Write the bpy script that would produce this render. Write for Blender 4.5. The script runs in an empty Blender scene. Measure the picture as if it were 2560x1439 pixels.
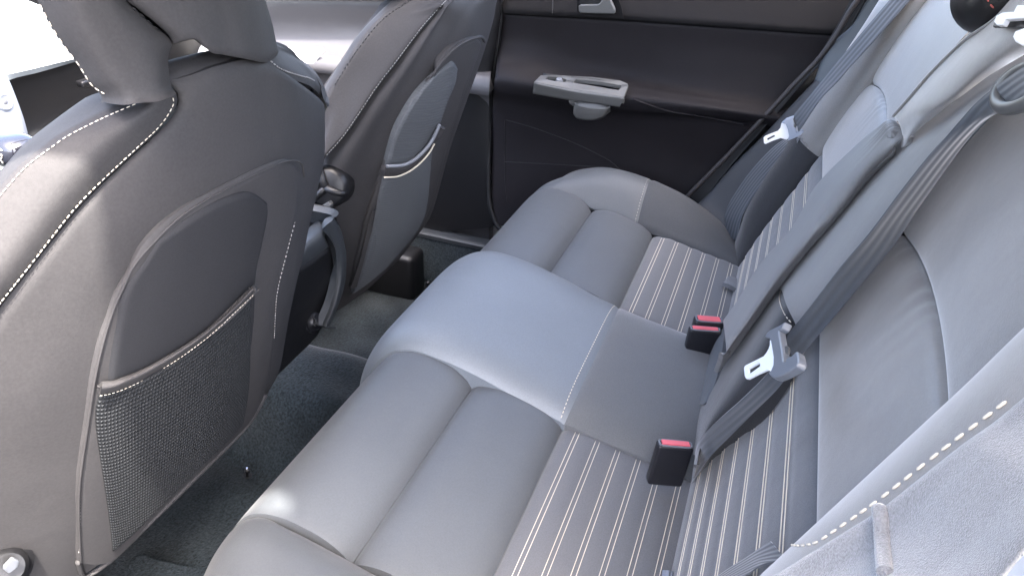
import bpy, bmesh, math, random
import numpy as np
from mathutils import Vector, Matrix
from mathutils.bvhtree import BVHTree
random.seed(7); np.random.seed(7)
SC = bpy.context.scene; COL = SC.collection
# ---------------------------------------------------------------- camera, sky, sun, exposure
CP = np.array([-0.8752, 0.0108, 0.9882]); YAW, PIT, ROL, FPX = 0.3343, 0.5429, 0.0486, 1813.8
def cam_axes():
    cy, sy, cp, sp = math.cos(YAW), math.sin(YAW), math.cos(PIT), math.sin(PIT)
    f = np.array([cy*cp, sy*cp, -sp]); r = np.array([sy, -cy, 0.]); u = np.cross(r, f)
    c, s = math.cos(ROL), math.sin(ROL)
    return c*r+s*u, -s*r+c*u, f
RR, UU, FF = cam_axes()
cd = bpy.data.cameras.new('camera'); cam = bpy.data.objects.new('camera', cd); COL.objects.link(cam)
cam.matrix_world = Matrix(((RR[0], UU[0], -FF[0], CP[0]), (RR[1], UU[1], -FF[1], CP[1]), (RR[2], UU[2], -FF[2], CP[2]), (0, 0, 0, 1)))
cd.sensor_width = 36; cd.lens = FPX/2560*36; cd.clip_start = 0.02; cd.clip_end = 500
SC.camera = cam
SUN = np.array([-.27, -.33, .90]); SUN /= np.linalg.norm(SUN)       # direction towards the sun
w = bpy.data.worlds.new('World'); SC.world = w; w.use_nodes = True
nt = w.node_tree; sky = nt.nodes.new('ShaderNodeTexSky'); sky.sky_type = 'NISHITA'; sky.sun_disc = False
sky.sun_elevation = math.asin(SUN[2]); sky.sun_rotation = math.atan2(SUN[0], SUN[1])
sky.dust_density = 6.0; sky.air_density = .8; sky.ozone_density = .6
nt.links.new(sky.outputs[0], nt.nodes['Background'].inputs[0]); nt.nodes['Background'].inputs[1].default_value = 0.15
sd = bpy.data.lights.new('sun', 'SUN'); sd.energy = 2.0; sd.angle = math.radians(1.5); sd.color = (1, .95, .88)
so = bpy.data.objects.new('sun', sd); COL.objects.link(so)
so.rotation_euler = Vector(SUN).to_track_quat('Z', 'Y').to_euler()
SC.view_settings.view_transform = 'Standard'; SC.view_settings.look = 'None'
SC.view_settings.gamma = 1; SC.view_settings.exposure = 3.85
SC.cycles.max_bounces = 8; SC.cycles.diffuse_bounces = 5

# ---------------------------------------------------------------- geometry helpers
def ray(px, py): return FF*FPX + RR*(px-1280) - UU*(py-720)
def topx(P):
    d = np.asarray(P)-CP; z = d@FF
    return 1280+FPX*(d@RR)/z, 720-FPX*(d@UU)/z
def yb(z): return float(np.interp(z, [-.1, .013, .1, .166, .319, .473, .604, .70, .80, 1.0], [.82, .746, .672, .633, .564, .515, .478, .460, .458, .47]))
def gcush(P): return P[2]-(.302+.195*P[1])
def gback(P): return (P[1]+.35*(P[2]-.30))/1.0595
def gnear(P): return yb(P[2])+1.2*(P[0]+.37)**2-P[1]
def gfar(P): return yb(P[2])+.065+1.2*(P[0]-.37)**2-P[1]
def ghead(P): return .440+.9*(P[0]+.37)**2+.12*(P[2]-.8)-P[1]
def gx(v): return lambda P: v-P[0]
def gy(v): return lambda P: v-P[1]
def gz(v): return lambda P: P[2]-v
def hit(g, px, py, o=0.):
    d = ray(px, py); d = d/np.linalg.norm(d)
    a = .12; fa = g(CP+d*a)-o; best = (abs(fa), a)
    t = a
    while t < 4:
        t += .02; fb = g(CP+d*t)-o
        if abs(fb) < best[0]: best = (abs(fb), t)
        if fa > 0 >= fb:
            lo, hi = t-.02, t
            for _ in range(24):
                m = (lo+hi)/2
                if g(CP+d*m)-o > 0: lo = m
                else: hi = m
            return CP+d*hi
        fa = fb
    print('MISS', px, py, o, best); return CP+d*best[1]
def R(g, pts, o=0.):
    return [hit(g, p[0], p[1], (p[2] if len(p) > 2 else o)) for p in pts]
def sh(rail, dx=0, dy=0, dz=0): return [np.asarray(p)+np.array([dx, dy, dz]) for p in rail]
def back(rail, d, dx=0.):
    out = []
    for p in rail:
        v = np.asarray(p)-CP; v = v/np.linalg.norm(v); out.append(np.asarray(p)+v*d+np.array([dx, 0, 0]))
    return out
def crom(P, ts):
    P = np.asarray(P, float); n = len(P)
    ts = np.clip(ts, 0, n-1-1e-9); i = ts.astype(int); f = (ts-i)
    f = f.reshape((-1,)+(1,)*(P.ndim-1))
    if n == 2: return P[i]*(1-f)+P[i+1]*f
    E_ = np.concatenate([[2*P[0]-P[1]], P, [2*P[-1]-P[-2]]])
    a, b, c, d = E_[i], E_[i+1], E_[i+2], E_[i+3]
    return .5*((2*b)+(-a+c)*f+(2*a-5*b+4*c-d)*f*f+(-a+3*b-3*c+d)*f**3)
def resamp(pts, n):
    D = crom(pts, np.linspace(0, len(pts)-1, (len(pts)-1)*14+1))
    s = np.concatenate([[0], np.cumsum(np.linalg.norm(np.diff(D, axis=0), axis=1))])
    q = np.linspace(0, s[-1], n)
    return np.stack([np.interp(q, s, D[:, k]) for k in range(3)], 1)
def mesh_obj(name, V, F, mat, parent=None, smooth=True, uv=None, keep=False):
    me = bpy.data.meshes.new(name)
    me.from_pydata([tuple(map(float, v)) for v in V], [], [tuple(f) for f in F])
    if uv is not None:
        l = me.uv_layers.new(name='UVMap')
        for lp in me.loops: l.data[lp.index].uv = uv[lp.vertex_index]
    if smooth: me.polygons.foreach_set('use_smooth', [True]*len(me.polygons))
    if mat: me.materials.append(mat)
    me.update()
    o = bpy.data.objects.new(name, me); COL.objects.link(o)
    if parent: o.parent = parent
    return o
BV = {}
def loft(name, rails, mat, parent=None, nu=56, nv=40, tuck=(0, 0, 0, 0), w=.02, skirt=.012, disp=None, flip=None, key=None, lab=None, out=None, tdir=None, sdir=None):
    """surface through the rails; tuck = depth by which edges (first rail, last rail, start, end) roll under"""
    A = np.stack([resamp(r, nu) for r in rails])
    k = len(rails)
    ch = np.concatenate([[0], np.cumsum(np.linalg.norm(np.diff(A, axis=0), axis=2).mean(1)+1e-6)])
    ts = np.interp(np.linspace(0, ch[-1], nv), ch, np.arange(k))
    G = crom(A, ts)                                   # nv, nu, 3
    def normals(G):
        du = np.gradient(G, axis=1); dv = np.gradient(G, axis=0)
        N = np.cross(du, dv); N /= (np.linalg.norm(N, axis=2, keepdims=True)+1e-12)
        return N
    N = normals(G); sgn = 1. if ((CP-G)*N).sum(2).mean() > 0 else -1.
    if out is not None: sgn = 1. if (N@np.asarray(out, float)).mean() > 0 else -1.
    N = N*sgn
    if disp is not None: G = G+N*disp(G)[..., None]
    sv = np.concatenate([np.zeros((1, nu)), np.cumsum(np.linalg.norm(np.diff(G, axis=0), axis=2), 0)])
    su = np.concatenate([np.zeros((nv, 1)), np.cumsum(np.linalg.norm(np.diff(G, axis=1), axis=2), 1)], 1)
    D = np.zeros((nv, nu))
    for dep, dist in zip(tuck, (sv, sv[-1:]-sv, su, su[:, -1:]-su)):
        if dep:
            s = np.clip(dist/w, 0, 1); D = np.maximum(D, dep*(1-np.sqrt(np.clip(1-(1-s)**2, 0, 1))))
    if tdir is not None:
        De = np.zeros((nv, nu))
        for dep, dist in zip(tuck[:2], (sv, sv[-1:]-sv)):
            if dep:
                s = np.clip(dist/w, 0, 1); De = np.maximum(De, dep*(1-np.sqrt(np.clip(1-(1-s)**2, 0, 1))))
        D = np.zeros((nv, nu))
        for dep, dist in zip(tuck[2:], (su, su[:, -1:]-su)):
            if dep:
                s = np.clip(dist/w, 0, 1); D = np.maximum(D, dep*(1-np.sqrt(np.clip(1-(1-s)**2, 0, 1))))
        G = G-np.asarray(tdir, float)*De[..., None]
    G = G-N*D[..., None]
    V = G.reshape(-1, 3); F = []
    ix = lambda j, i: j*nu+i
    for j in range(nv-1):
        for i in range(nu-1):
            q = (ix(j, i), ix(j, i+1), ix(j+1, i+1), ix(j+1, i))
            F.append(q if sgn > 0 else q[::-1])
    uv = np.stack([su, sv], 2).reshape(-1, 2)
    BV[key or name] = BVHTree.FromPolygons([tuple(v) for v in V], F)
    if skirt:
        ring = [ix(0, i) for i in range(nu)]+[ix(j, nu-1) for j in range(1, nv)]+[ix(nv-1, i) for i in range(nu-2, -1, -1)]+[ix(j, 0) for j in range(nv-2, 0, -1)]
        Nf = N.reshape(-1, 3); b0 = len(V)
        top = V[ring]; bot = top-Nf[ring]*skirt if sdir is None else top+np.asarray(sdir, float)
        V = np.concatenate([V, top, bot]); m = len(ring)
        uv = np.concatenate([uv, uv[ring], uv[ring]])
        for a in range(m):
            b = (a+1) % m
            q = (b0+a, b0+m+a, b0+m+b, b0+b); F.append(q if sgn > 0 else q[::-1])
    o = mesh_obj(name, V, F, mat, parent, uv=uv)
    if lab: o['label'] = lab
    return o
def frames(P):
    P = np.asarray(P, float); T = np.gradient(P, axis=0); T /= (np.linalg.norm(T, axis=1, keepdims=True)+1e-12)
    return T
def tube(name, path, r, mat, parent=None, n=60, sides=8, flat=1., nrm=None, smooth=True, caps=True):
    P = resamp(path, n) if n else np.asarray(path, float)
    T = frames(P); ref = np.array([0, 0, 1.]) if nrm is None else np.asarray(nrm, float)
    V, F = [], []; m = len(P)
    for i in range(m):
        a = np.cross(T[i], ref); a /= np.linalg.norm(a)+1e-12; b = np.cross(a, T[i])
        rr = r(i/(m-1)) if callable(r) else r
        for k in range(sides):
            th = 2*math.pi*k/sides
            V.append(P[i]+a*math.cos(th)*rr+b*math.sin(th)*rr*flat)
    for i in range(m-1):
        for k in range(sides):
            k2 = (k+1) % sides; F.append((i*sides+k, i*sides+k2, (i+1)*sides+k2, (i+1)*sides+k))
    if caps: F.append(tuple(range(sides))[::-1]); F.append(tuple((m-1)*sides+k for k in range(sides)))
    return mesh_obj(name, V, F, mat, parent, smooth=smooth)
def cast(keys, px, py, off=.0006):
    d = Vector(ray(px, py)).normalized(); best = None
    for k in ([keys] if isinstance(keys, str) else keys):
        h = BV[k].ray_cast(Vector(CP), d)
        if h[0] is not None and (best is None or h[3] < best[3]): best = h
    if best is None: return None
    n = best[1]
    if n.dot(d) > 0: n = -n
    return np.array(best[0]+n*off), np.array(n)
def castpath(keys, pts, n, off=.0006):
    P2 = resamp([(p[0], p[1], 0) for p in pts], n)[:, :2]
    out = [cast(keys, a, b, off) for a, b in P2]
    return [o for o in out if o is not None]
def stitches(name, keys, pts, parent, mat, ln=.0055, gap=.003, r=.0007, off=.0008, single=False, stuff=False, lab=None):
    H = castpath(keys, pts, 240, off)
    if len(H) < 4: print('NOSTITCH', name, pts[0]); return
    P = np.array([h[0] for h in H]); N = np.array([h[1] for h in H])
    s = np.concatenate([[0], np.cumsum(np.linalg.norm(np.diff(P, axis=0), axis=1))])
    pos = lambda q: np.array([np.interp(q, s, P[:, k]) for k in range(3)])
    V, F = [], []; q = 0.; objs = []
    while q+ln < s[-1]:
        a, b = pos(q), pos(q+ln); i = min(np.searchsorted(s, q), len(N)-1); nn = N[i]
        t = (b-a); L = np.linalg.norm(t)
        if L > 1e-6 and L < ln*1.5:
            t /= L; sd_ = np.cross(t, nn); b0 = len(V)
            for f, rr in ((0, .35), (.18, 1), (.82, 1), (1, .35)):
                c = a+(b-a)*f
                for k in range(6):
                    th = math.pi*2*k/6; V.append(c+sd_*math.cos(th)*r*rr+nn*math.sin(th)*r*rr)
            for u in range(3):
                for k in range(6):
                    k2 = (k+1) % 6; F.append((b0+u*6+k, b0+u*6+k2, b0+u*6+6+k2, b0+u*6+6+k))
            F.append(tuple(b0+k for k in range(6))[::-1]); F.append(tuple(b0+18+k for k in range(6)))
            if single:
                objs.append(mesh_obj(name, V, F, mat, parent)); V, F = [], []
        q += (ln+gap)*random.uniform(.9, 1.12)
    if single: return objs
    o = mesh_obj(name, V, F, mat, parent)
    return o
def thread(name, keys, pts, parent, mat, r=.0006, off=.0007, n=90, wob=0.):
    H = castpath(keys, pts, n, off)
    if len(H) < 4: print('NOTHREAD', name, pts[0]); return
    P = np.array([h[0] for h in H]); 
    return tube(name, P, r, mat, parent, n=0, sides=5, nrm=H[len(H)//2][1])
def poly_slab(name, pts3, nrm, th, mat, parent=None, hole=None, bev=.0008, segs=2):
    bm = bmesh.new(); nrm = Vector(nrm).normalized()
    def ring(pts):
        vs = [bm.verts.new(tuple(map(float, p))) for p in pts]
        return [bm.edges.new((vs[i], vs[(i+1) % len(vs)])) for i in range(len(vs))]
    E_ = ring(pts3)
    if hole is not None: E_ += ring(hole)
    r = bmesh.ops.triangle_fill(bm, use_beauty=True, use_dissolve=True, edges=E_, normal=nrm)
    fs = [g for g in r['geom'] if isinstance(g, bmesh.types.BMFace)]
    for f in fs:
        f.normal_update()
        if f.normal.dot(nrm) < 0: f.normal_flip()
    e = bmesh.ops.extrude_face_region(bm, geom=fs)
    vs = [g for g in e['geom'] if isinstance(g, bmesh.types.BMVert)]
    bmesh.ops.translate(bm, verts=vs, vec=nrm*th)
    bmesh.ops.recalc_face_normals(bm, faces=bm.faces)
    if bev:
        sharp = [x for x in bm.edges if len(x.link_faces) == 2 and x.calc_face_angle(0) > .9]
        try: bmesh.ops.bevel(bm, geom=sharp, offset=bev, segments=segs, affect='EDGES', profile=.6)
        except Exception as ex: print('bevel', ex)
    me = bpy.data.meshes.new(name); bm.to_mesh(me); bm.free(); me.materials.append(mat)
    o = bpy.data.objects.new(name, me); COL.objects.link(o); o.parent = parent
    return o
def box(name, c, s, mat, parent=None, rot=None, bev=.004, segs=3, taper=None):
    bm = bmesh.new(); bmesh.ops.create_cube(bm, size=1)
    for v in bm.verts:
        f = 1.
        if taper and v.co.z > 0: f = taper
        v.co = Vector((v.co.x*s[0]*f, v.co.y*s[1]*f, v.co.z*s[2]))
    if bev: bmesh.ops.bevel(bm, geom=bm.edges[:], offset=bev, segments=segs, affect='EDGES', profile=.5)
    for f in bm.faces: f.smooth = True
    M = Matrix.Translation(Vector(c))
    if rot is not None: M = M @ rot
    bm.transform(M)
    me = bpy.data.meshes.new(name); bm.to_mesh(me); bm.free(); me.materials.append(mat)
    try: me.set_sharp_from_angle(angle=math.radians(50))
    except Exception: pass
    o = bpy.data.objects.new(name, me); COL.objects.link(o); o.parent = parent
    return o
def lathe(name, prof, c, axis, mat, parent=None, n=32):
    ax = Vector(axis).normalized(); q = ax.to_track_quat('Z', 'Y').to_matrix()
    V, F = [], []; m = len(prof)
    for i in range(n):
        th = 2*math.pi*i/n
        for r_, z_ in prof: V.append(np.array(Vector(c)+q@Vector((r_*math.cos(th), r_*math.sin(th), z_))))
    for i in range(n):
        j = (i+1) % n
        for k in range(m-1): F.append((i*m+k, j*m+k, j*m+k+1, i*m+k+1))
    o = mesh_obj(name, V, F, mat, parent)
    try: o.data.set_sharp_from_angle(angle=math.radians(40))
    except Exception: pass
    return o
def thing(name, label, cat, loc=(0, 0, 0), group=None):
    o = bpy.data.objects.new(name, None); COL.objects.link(o); o.empty_display_size = .05
    o['label'] = label; o['category'] = cat
    if group: o['group'] = group
    return o
def sub(name, parent, lab=None):
    o = bpy.data.objects.new(name, None); COL.objects.link(o); o.parent = parent; o.empty_display_size = .03
    if lab: o['label'] = lab
    return o
def struct(o): o['kind'] = 'structure'; return o

# ---------------------------------------------------------------- materials
def mat(name, col, rough=.6, noise=0., nscale=300., bump=0., bscale=900., spec=.5, metal=0., sheen=0., coat=0., coatr=.3, col2=None, wear=0., emit=None):
    m = bpy.data.materials.new(name); m.use_nodes = True; t = m.node_tree; b = t.nodes['Principled BSDF']
    b.inputs['Roughness'].default_value = rough; b.inputs['Metallic'].default_value = metal
    b.inputs['Specular IOR Level'].default_value = spec
    if sheen: b.inputs['Sheen Weight'].default_value = sheen; b.inputs['Sheen Roughness'].default_value = .45
    if coat: b.inputs['Coat Weight'].default_value = coat; b.inputs['Coat Roughness'].default_value = coatr
    c4 = tuple(col)+(1,)
    b.inputs['Base Color'].default_value = c4
    tc = t.nodes.new('ShaderNodeTexCoord')
    if noise or wear:
        n = t.nodes.new('ShaderNodeTexNoise'); n.inputs['Scale'].default_value = nscale; n.inputs['Detail'].default_value = 6
        t.links.new(tc.outputs['Object'], n.inputs['Vector'])
        mx = t.nodes.new('ShaderNodeMixRGB'); mx.inputs[0].default_value = 0
        hi = col2 or tuple(min(1, c*(1+noise)) for c in col); lo = tuple(c*(1-noise) for c in col) if col2 is None else col
        mx.inputs[1].default_value = tuple(lo)+(1,); mx.inputs[2].default_value = tuple(hi)+(1,)
        rp = t.nodes.new('ShaderNodeMapRange'); rp.inputs[1].default_value = .3; rp.inputs[2].default_value = .7
        t.links.new(n.outputs[0], rp.inputs[0]); t.links.new(rp.outputs[0], mx.inputs[0])
        last = mx.outputs[0]
        if wear:
            n2 = t.nodes.new('ShaderNodeTexNoise'); n2.inputs['Scale'].default_value = 9; n2.inputs['Detail'].default_value = 5
            t.links.new(tc.outputs['Object'], n2.inputs['Vector'])
            m2 = t.nodes.new('ShaderNodeMixRGB'); m2.blend_type = 'MULTIPLY'; m2.inputs[0].default_value = 1
            r2 = t.nodes.new('ShaderNodeMapRange'); r2.inputs[1].default_value = .3; r2.inputs[2].default_value = .75; r2.inputs[3].default_value = 1-wear; r2.inputs[4].default_value = 1+wear
            t.links.new(n2.outputs[0], r2.inputs[0]); t.links.new(last, m2.inputs[1]); t.links.new(r2.outputs[0], m2.inputs[2]); last = m2.outputs[0]
        t.links.new(last, b.inputs['Base Color'])
    if bump:
        n = t.nodes.new('ShaderNodeTexNoise'); n.inputs['Scale'].default_value = bscale; n.inputs['Detail'].default_value = 4
        t.links.new(tc.outputs['Object'], n.inputs['Vector'])
        bp = t.nodes.new('ShaderNodeBump'); bp.inputs['Strength'].default_value = bump; bp.inputs['Distance'].default_value = .001
        t.links.new(n.outputs[0], bp.inputs['Height'])
        n3 = t.nodes.new('ShaderNodeTexNoise'); n3.inputs['Scale'].default_value = 14; n3.inputs['Detail'].default_value = 3
        t.links.new(tc.outputs['Object'], n3.inputs['Vector'])
        b2 = t.nodes.new('ShaderNodeBump'); b2.inputs['Strength'].default_value = .4; b2.inputs['Distance'].default_value = .004
        t.links.new(n3.outputs[0], b2.inputs['Height']); t.links.new(b2.outputs[0], bp.inputs['Normal'])
        t.links.new(bp.outputs[0], b.inputs['Normal'])
    return m
def uvwave(m, scale, strength, dirn='Y', dist=.001, scale2=None, colmul=None):
    t = m.node_tree; b = t.nodes['Principled BSDF']; uvn = t.nodes.new('ShaderNodeUVMap')
    wv = t.nodes.new('ShaderNodeTexWave'); wv.bands_direction = dirn; wv.inputs['Scale'].default_value = scale
    wv.inputs['Distortion'].default_value = .3; wv.inputs['Detail Scale'].default_value = 3
    t.links.new(uvn.outputs[0], wv.inputs['Vector']); h = wv.outputs['Fac']
    if scale2:
        w2 = t.nodes.new('ShaderNodeTexWave'); w2.bands_direction = 'X' if dirn == 'Y' else 'Y'; w2.inputs['Scale'].default_value = scale2
        t.links.new(uvn.outputs[0], w2.inputs['Vector'])
        mm = t.nodes.new('ShaderNodeMath'); mm.operation = 'MULTIPLY'; t.links.new(h, mm.inputs[0]); t.links.new(w2.outputs['Fac'], mm.inputs[1]); h = mm.outputs[0]
    bp = t.nodes.new('ShaderNodeBump'); bp.inputs['Strength'].default_value = strength; bp.inputs['Distance'].default_value = dist
    t.links.new(h, bp.inputs['Height']); t.links.new(bp.outputs[0], b.inputs['Normal'])
    if colmul:
        src = b.inputs['Base Color'].links[0].from_socket if b.inputs['Base Color'].links else None
        mx = t.nodes.new('ShaderNodeMixRGB'); mx.blend_type = 'MULTIPLY'; mx.inputs[0].default_value = 1
        mr = t.nodes.new('ShaderNodeMapRange'); mr.inputs[3].default_value = colmul[0]; mr.inputs[4].default_value = colmul[1]
        t.links.new(h, mr.inputs[0])
        if src: t.links.new(src, mx.inputs[1])
        else: mx.inputs[1].default_value = b.inputs['Base Color'].default_value
        t.links.new(mr.outputs[0], mx.inputs[2]); t.links.new(mx.outputs[0], b.inputs['Base Color'])
    return m
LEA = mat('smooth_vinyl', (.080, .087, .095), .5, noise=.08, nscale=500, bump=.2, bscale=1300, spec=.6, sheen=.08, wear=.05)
LEB = mat('vinyl_lit_backrest', (.185, .176, .168), .5, noise=.08, nscale=500, bump=.2, bscale=1300, spec=.8, sheen=.75, wear=.05)  # cushion vinyl again, base colour lifted to stand in for light on the backrest
LED = mat('vinyl_lit_strip', (.150, .146, .144), .52, noise=.08, nscale=500, bump=.2, bscale=1300, spec=.7, sheen=.2, wear=.05)  # same vinyl, raised tone on pad and inner strip stands in for light
LEC = mat('vinyl_lit_centre', (.138, .155, .174), .5, noise=.08, nscale=500, bump=.2, bscale=1300, spec=.7, sheen=.08, wear=.05)  # same vinyl, lighter bluish tone stands in for sky reflected on the centre cushion
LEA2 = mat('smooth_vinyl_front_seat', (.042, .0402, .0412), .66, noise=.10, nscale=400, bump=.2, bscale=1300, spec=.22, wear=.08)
TEX = mat('textile_lit_upper', (.170, .164, .160), .8, noise=.14, nscale=700, bump=.3, bscale=1500, spec=.5, sheen=1.0, wear=.05)  # textile lightened in base colour, standing in for light on the upper backrest
TXD = mat('bolster_textile', (.025, .025, .027), .85, noise=.14, nscale=700, bump=.3, bscale=1500, spec=.25, sheen=.3, wear=.05)
TXB = mat('bolster_rear_textile', (.066, .069, .074), .85, noise=.14, nscale=700, bump=.3, bscale=1500, spec=.25, sheen=.15, wear=.05)
TXC = mat('centre_textile', (.104, .107, .110), .85, noise=.12, nscale=700, bump=.3, bscale=1500, spec=.3, sheen=.45)
STR = mat('striped_textile', (.112, .114, .120), .8, noise=.12, nscale=700, bump=.3, bscale=1500, spec=.3, sheen=.4)
POC = mat('pocket_backing_fabric', (.026, .0265, .029), .9, noise=.14, nscale=900, bump=.3, bscale=1800, spec=.08)
MSH = uvwave(mat('pocket_mesh_fabric', (.018, .020, .023), .7, noise=.1, nscale=900, spec=.35), 62, 1., 'X', .0025, 100, (.6, 1.3))
MS2 = uvwave(mat('pocket_fabric_plain', (.075, .080, .086), .8, noise=.1, nscale=900, spec=.3), 60, .4, 'X', .001)
THR = mat('cream_thread', (.66, .59, .48), .7, noise=.1, nscale=900)
THG = mat('grey_thread', (.30, .29, .28), .7)
DOR = mat('door_vinyl', (.0115, .0100, .0118), .62, noise=.15, nscale=500, bump=.3, bscale=1300, spec=.2, wear=.1)
DOU = mat('door_upper_plastic', (.0095, .0090, .0098), .8, noise=.2, nscale=800, bump=.5, bscale=1100, spec=.15)
CAR = mat('carpet', (.018, .0240, .0280), .95, noise=.6, nscale=230, bump=1., bscale=300, spec=.1, sheen=.3, wear=.4)
PLD = mat('dark_plastic', (.007, .007, .008), .4, spec=.5, bump=.15, bscale=900)
PLB = mat('buckle_black_plastic', (.012, .012, .015), .35, spec=.5, bump=.1, bscale=1500)
CON = mat('console_plastic', (.03, .034, .038), .5, spec=.5, bump=.3, bscale=900)
PIL = mat('pillar_trim', (.035, .037, .042), .55, bump=.2, bscale=900, spec=.45, noise=.1, nscale=800)
SIL = mat('satin_silver_plastic', (.115, .115, .112), .38, metal=.3, spec=.5, noise=.03, nscale=900)
CHR = mat('bright_metal', (.82, .82, .84), .18, metal=1.)
WHP = mat('white_metal_latch', (.85, .85, .85), .3, metal=.1)
TNG = mat('tongue_steel', (.92, .92, .92), .45, metal=.0)
GRP = mat('grey_tongue_plastic', (.16, .17, .19), .4, spec=.5)
RED = mat('red_button', (.70, .10, .12), .35, spec=.5)
WEB = uvwave(mat('belt_webbing', (.050, .058, .070), .6, noise=.1, nscale=700, spec=.4, sheen=.4), 34, .5, 'Y', .001, colmul=(.85, 1.1))
VEL = mat('velour_side_trim', (.15, .15, .155), .8, noise=.35, nscale=900, bump=.5, bscale=1600, spec=.4, sheen=.7)
HDL = mat('headliner', (.66, .65, .63), .9)
CLD = mat('dark_side', (.008, .008, .009), .6)
DSH = mat('dashboard_soft_plastic', (.30, .33, .34), .6, bump=.2, bscale=700)
STK = mat('centre_stack_trim', (.42, .46, .52), .4, metal=.3)
GRN = mat('asphalt_ground', (.07, .07, .07), .9, noise=.15, nscale=30)
PNT = mat('white_body_paint', (.75, .76, .78), .25, coat=.6)

# ================================================================ REAR BENCH
XO, XS = .4665, .1557
bench = thing('rear_bench_seat', 'grey vinyl rear bench seat with cream double stitching and raised centre cushion', 'car seat')
def zc(y, o=0.): return .302+.195*y+o
NOSE = [(.452, .06), (.476, .12), (.490, .20), (.486, .275), (.466, .335), (.434, .378), (.396, .392), (.350, .386), (.312, .371)]
def xrail(x0, x1, y, z, n=7, bow=0.):
    return [np.array([x, y+bow*(1-((x-x0)/(x1-x0)*2-1)**2), z]) for x in np.linspace(x0, x1, n)]
stripe_y = [.158, .130, .102, .074, .046, .018]
def rib(G, coords, axis, amp=.0014, wd=.007):
    D = np.zeros(G.shape[:2])
    for c in coords:
        d = np.abs(G[..., axis]-c); D = D-amp*np.exp(-(d/wd)**2)
    return D
for s, nm in ((1, 'far'), (-1, 'near')):
    a, b = (XS, XO) if s > 0 else (-XO, -XS)
    cu = sub('seat_cushion', bench, 'far outboard seat cushion' if s > 0 else 'near outboard seat cushion')
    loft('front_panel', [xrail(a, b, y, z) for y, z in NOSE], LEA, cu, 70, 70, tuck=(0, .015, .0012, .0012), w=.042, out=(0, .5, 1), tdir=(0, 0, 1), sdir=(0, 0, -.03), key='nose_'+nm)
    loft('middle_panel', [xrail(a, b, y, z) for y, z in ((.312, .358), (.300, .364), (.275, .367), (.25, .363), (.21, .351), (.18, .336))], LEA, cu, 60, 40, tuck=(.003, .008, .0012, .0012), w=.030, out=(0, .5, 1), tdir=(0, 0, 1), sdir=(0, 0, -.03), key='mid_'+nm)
    loft('striped_panel', [xrail(a, b, y, z) for y, z in ((.18, .328), (.165, .332), (.14, .331), (.10, .322), (.05, .312), (.01, .303), (-.03, .285))], STR, cu, 60, 70, tuck=(.002, 0, .0012, .0012), w=.012, out=(0, .5, 1), tdir=(0, 0, 1), sdir=(0, 0, -.03), disp=lambda G: rib(G, stripe_y, 1), key='cstr_'+nm)
    for yy in stripe_y:
        for dy in (-.0028, .0028):
            pts = []
            for x in np.linspace(a+.004, b-.004, 12):
                p = np.array([x, yy+dy, zc(yy)]); pts.append(topx(p))
            thread('stitching', 'cstr_'+nm, pts, cu, THR, r=.0005 if s < 0 else .0006, n=70, off=.0002)
    # outboard bolster
    CR = [(-.02, .285), (.015, .305), (.058, .342), (.109, .372), (.15, .390), (.20, .405), (.215, .4085), (.27, .417), (.32, .417), (.374, .402), (.408, .380), (.440, .345), (.468, .285), (.480, .20), (.470, .08)]
    def brail(xx, dz, dn=0.):
        out = []
        for y, z in CR: out.append(np.array([s*xx, y+dn, z+dz]))
        return out
    seam = [np.array([s*XO, y, zc(y)-.002+float(np.interp(y, [.24, .30, .36, .408], [0, .003, .010, .008]))]) for y in (-.02, .015, .058, .109, .15, .20, .215, .27, .32, .374, .408)]+[np.array([s*XO, y, z]) for y, z in ((.436, .374), (.468, .33), (.490, .25), (.484, .09))]
    bl = [seam, brail(.495, -.012), brail(.545, .0), brail(.585, -.008), brail(.612, -.035), brail(.622, -.085), brail(.622, -.20)]
    # lerp the second rail between the seam and the crest
    bl[1] = [p*.5+q*.5+np.array([0, 0, .010]) for p, q in zip(seam, bl[2])]
    bl[1] = [np.array([s*.503, p[1], p[2]]) for p in bl[1]]
    loft('cushion_bolster', [r[:7] for r in bl], TXB, cu, 50, 50, tuck=(.005, 0, 0, .002), w=.012, out=(0, .2, 1), key='bolr_'+nm)
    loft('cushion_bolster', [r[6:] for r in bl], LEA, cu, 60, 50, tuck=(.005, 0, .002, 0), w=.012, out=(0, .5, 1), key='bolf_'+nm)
    pl = [topx(np.array(bl[i][6])*.9+np.array(bl[i][7])*.1) for i in (0, 1, 2, 3)]
    stitches('stitching', ['bolf_'+nm], pl, cu, THG if s > 0 else THR, ln=.004, gap=.003, r=.0006)
# centre cushion, domed above its neighbours
cc = sub('seat_cushion', bench, 'centre seat cushion')
dome = lambda G: .020*(1-np.clip(np.abs(G[..., 0]/XS), 0, 1)**(7-1.5*np.sign(G[..., 0])))
CN = [(y+.006, z) for y, z in NOSE[:-3]]+[(.40, .394), (.34, .388), (.28, .372), (.22, .352), (.178, .340)]
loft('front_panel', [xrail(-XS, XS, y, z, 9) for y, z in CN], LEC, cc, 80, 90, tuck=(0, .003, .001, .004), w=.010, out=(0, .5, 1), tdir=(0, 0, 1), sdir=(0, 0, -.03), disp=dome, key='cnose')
CT = [(.178, .340), (.13, .330), (.08, .322), (.03, .312), (-.005, .300), (-.03, .285)]
loft('rear_panel', [xrail(-XS, XS, y, z, 9) for y, z in CT], TXC, cc, 70, 50, tuck=(.003, 0, .001, .004), w=.010, out=(0, .5, 1), tdir=(0, 0, 1), sdir=(0, 0, -.03), disp=dome, key='crear')
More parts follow.
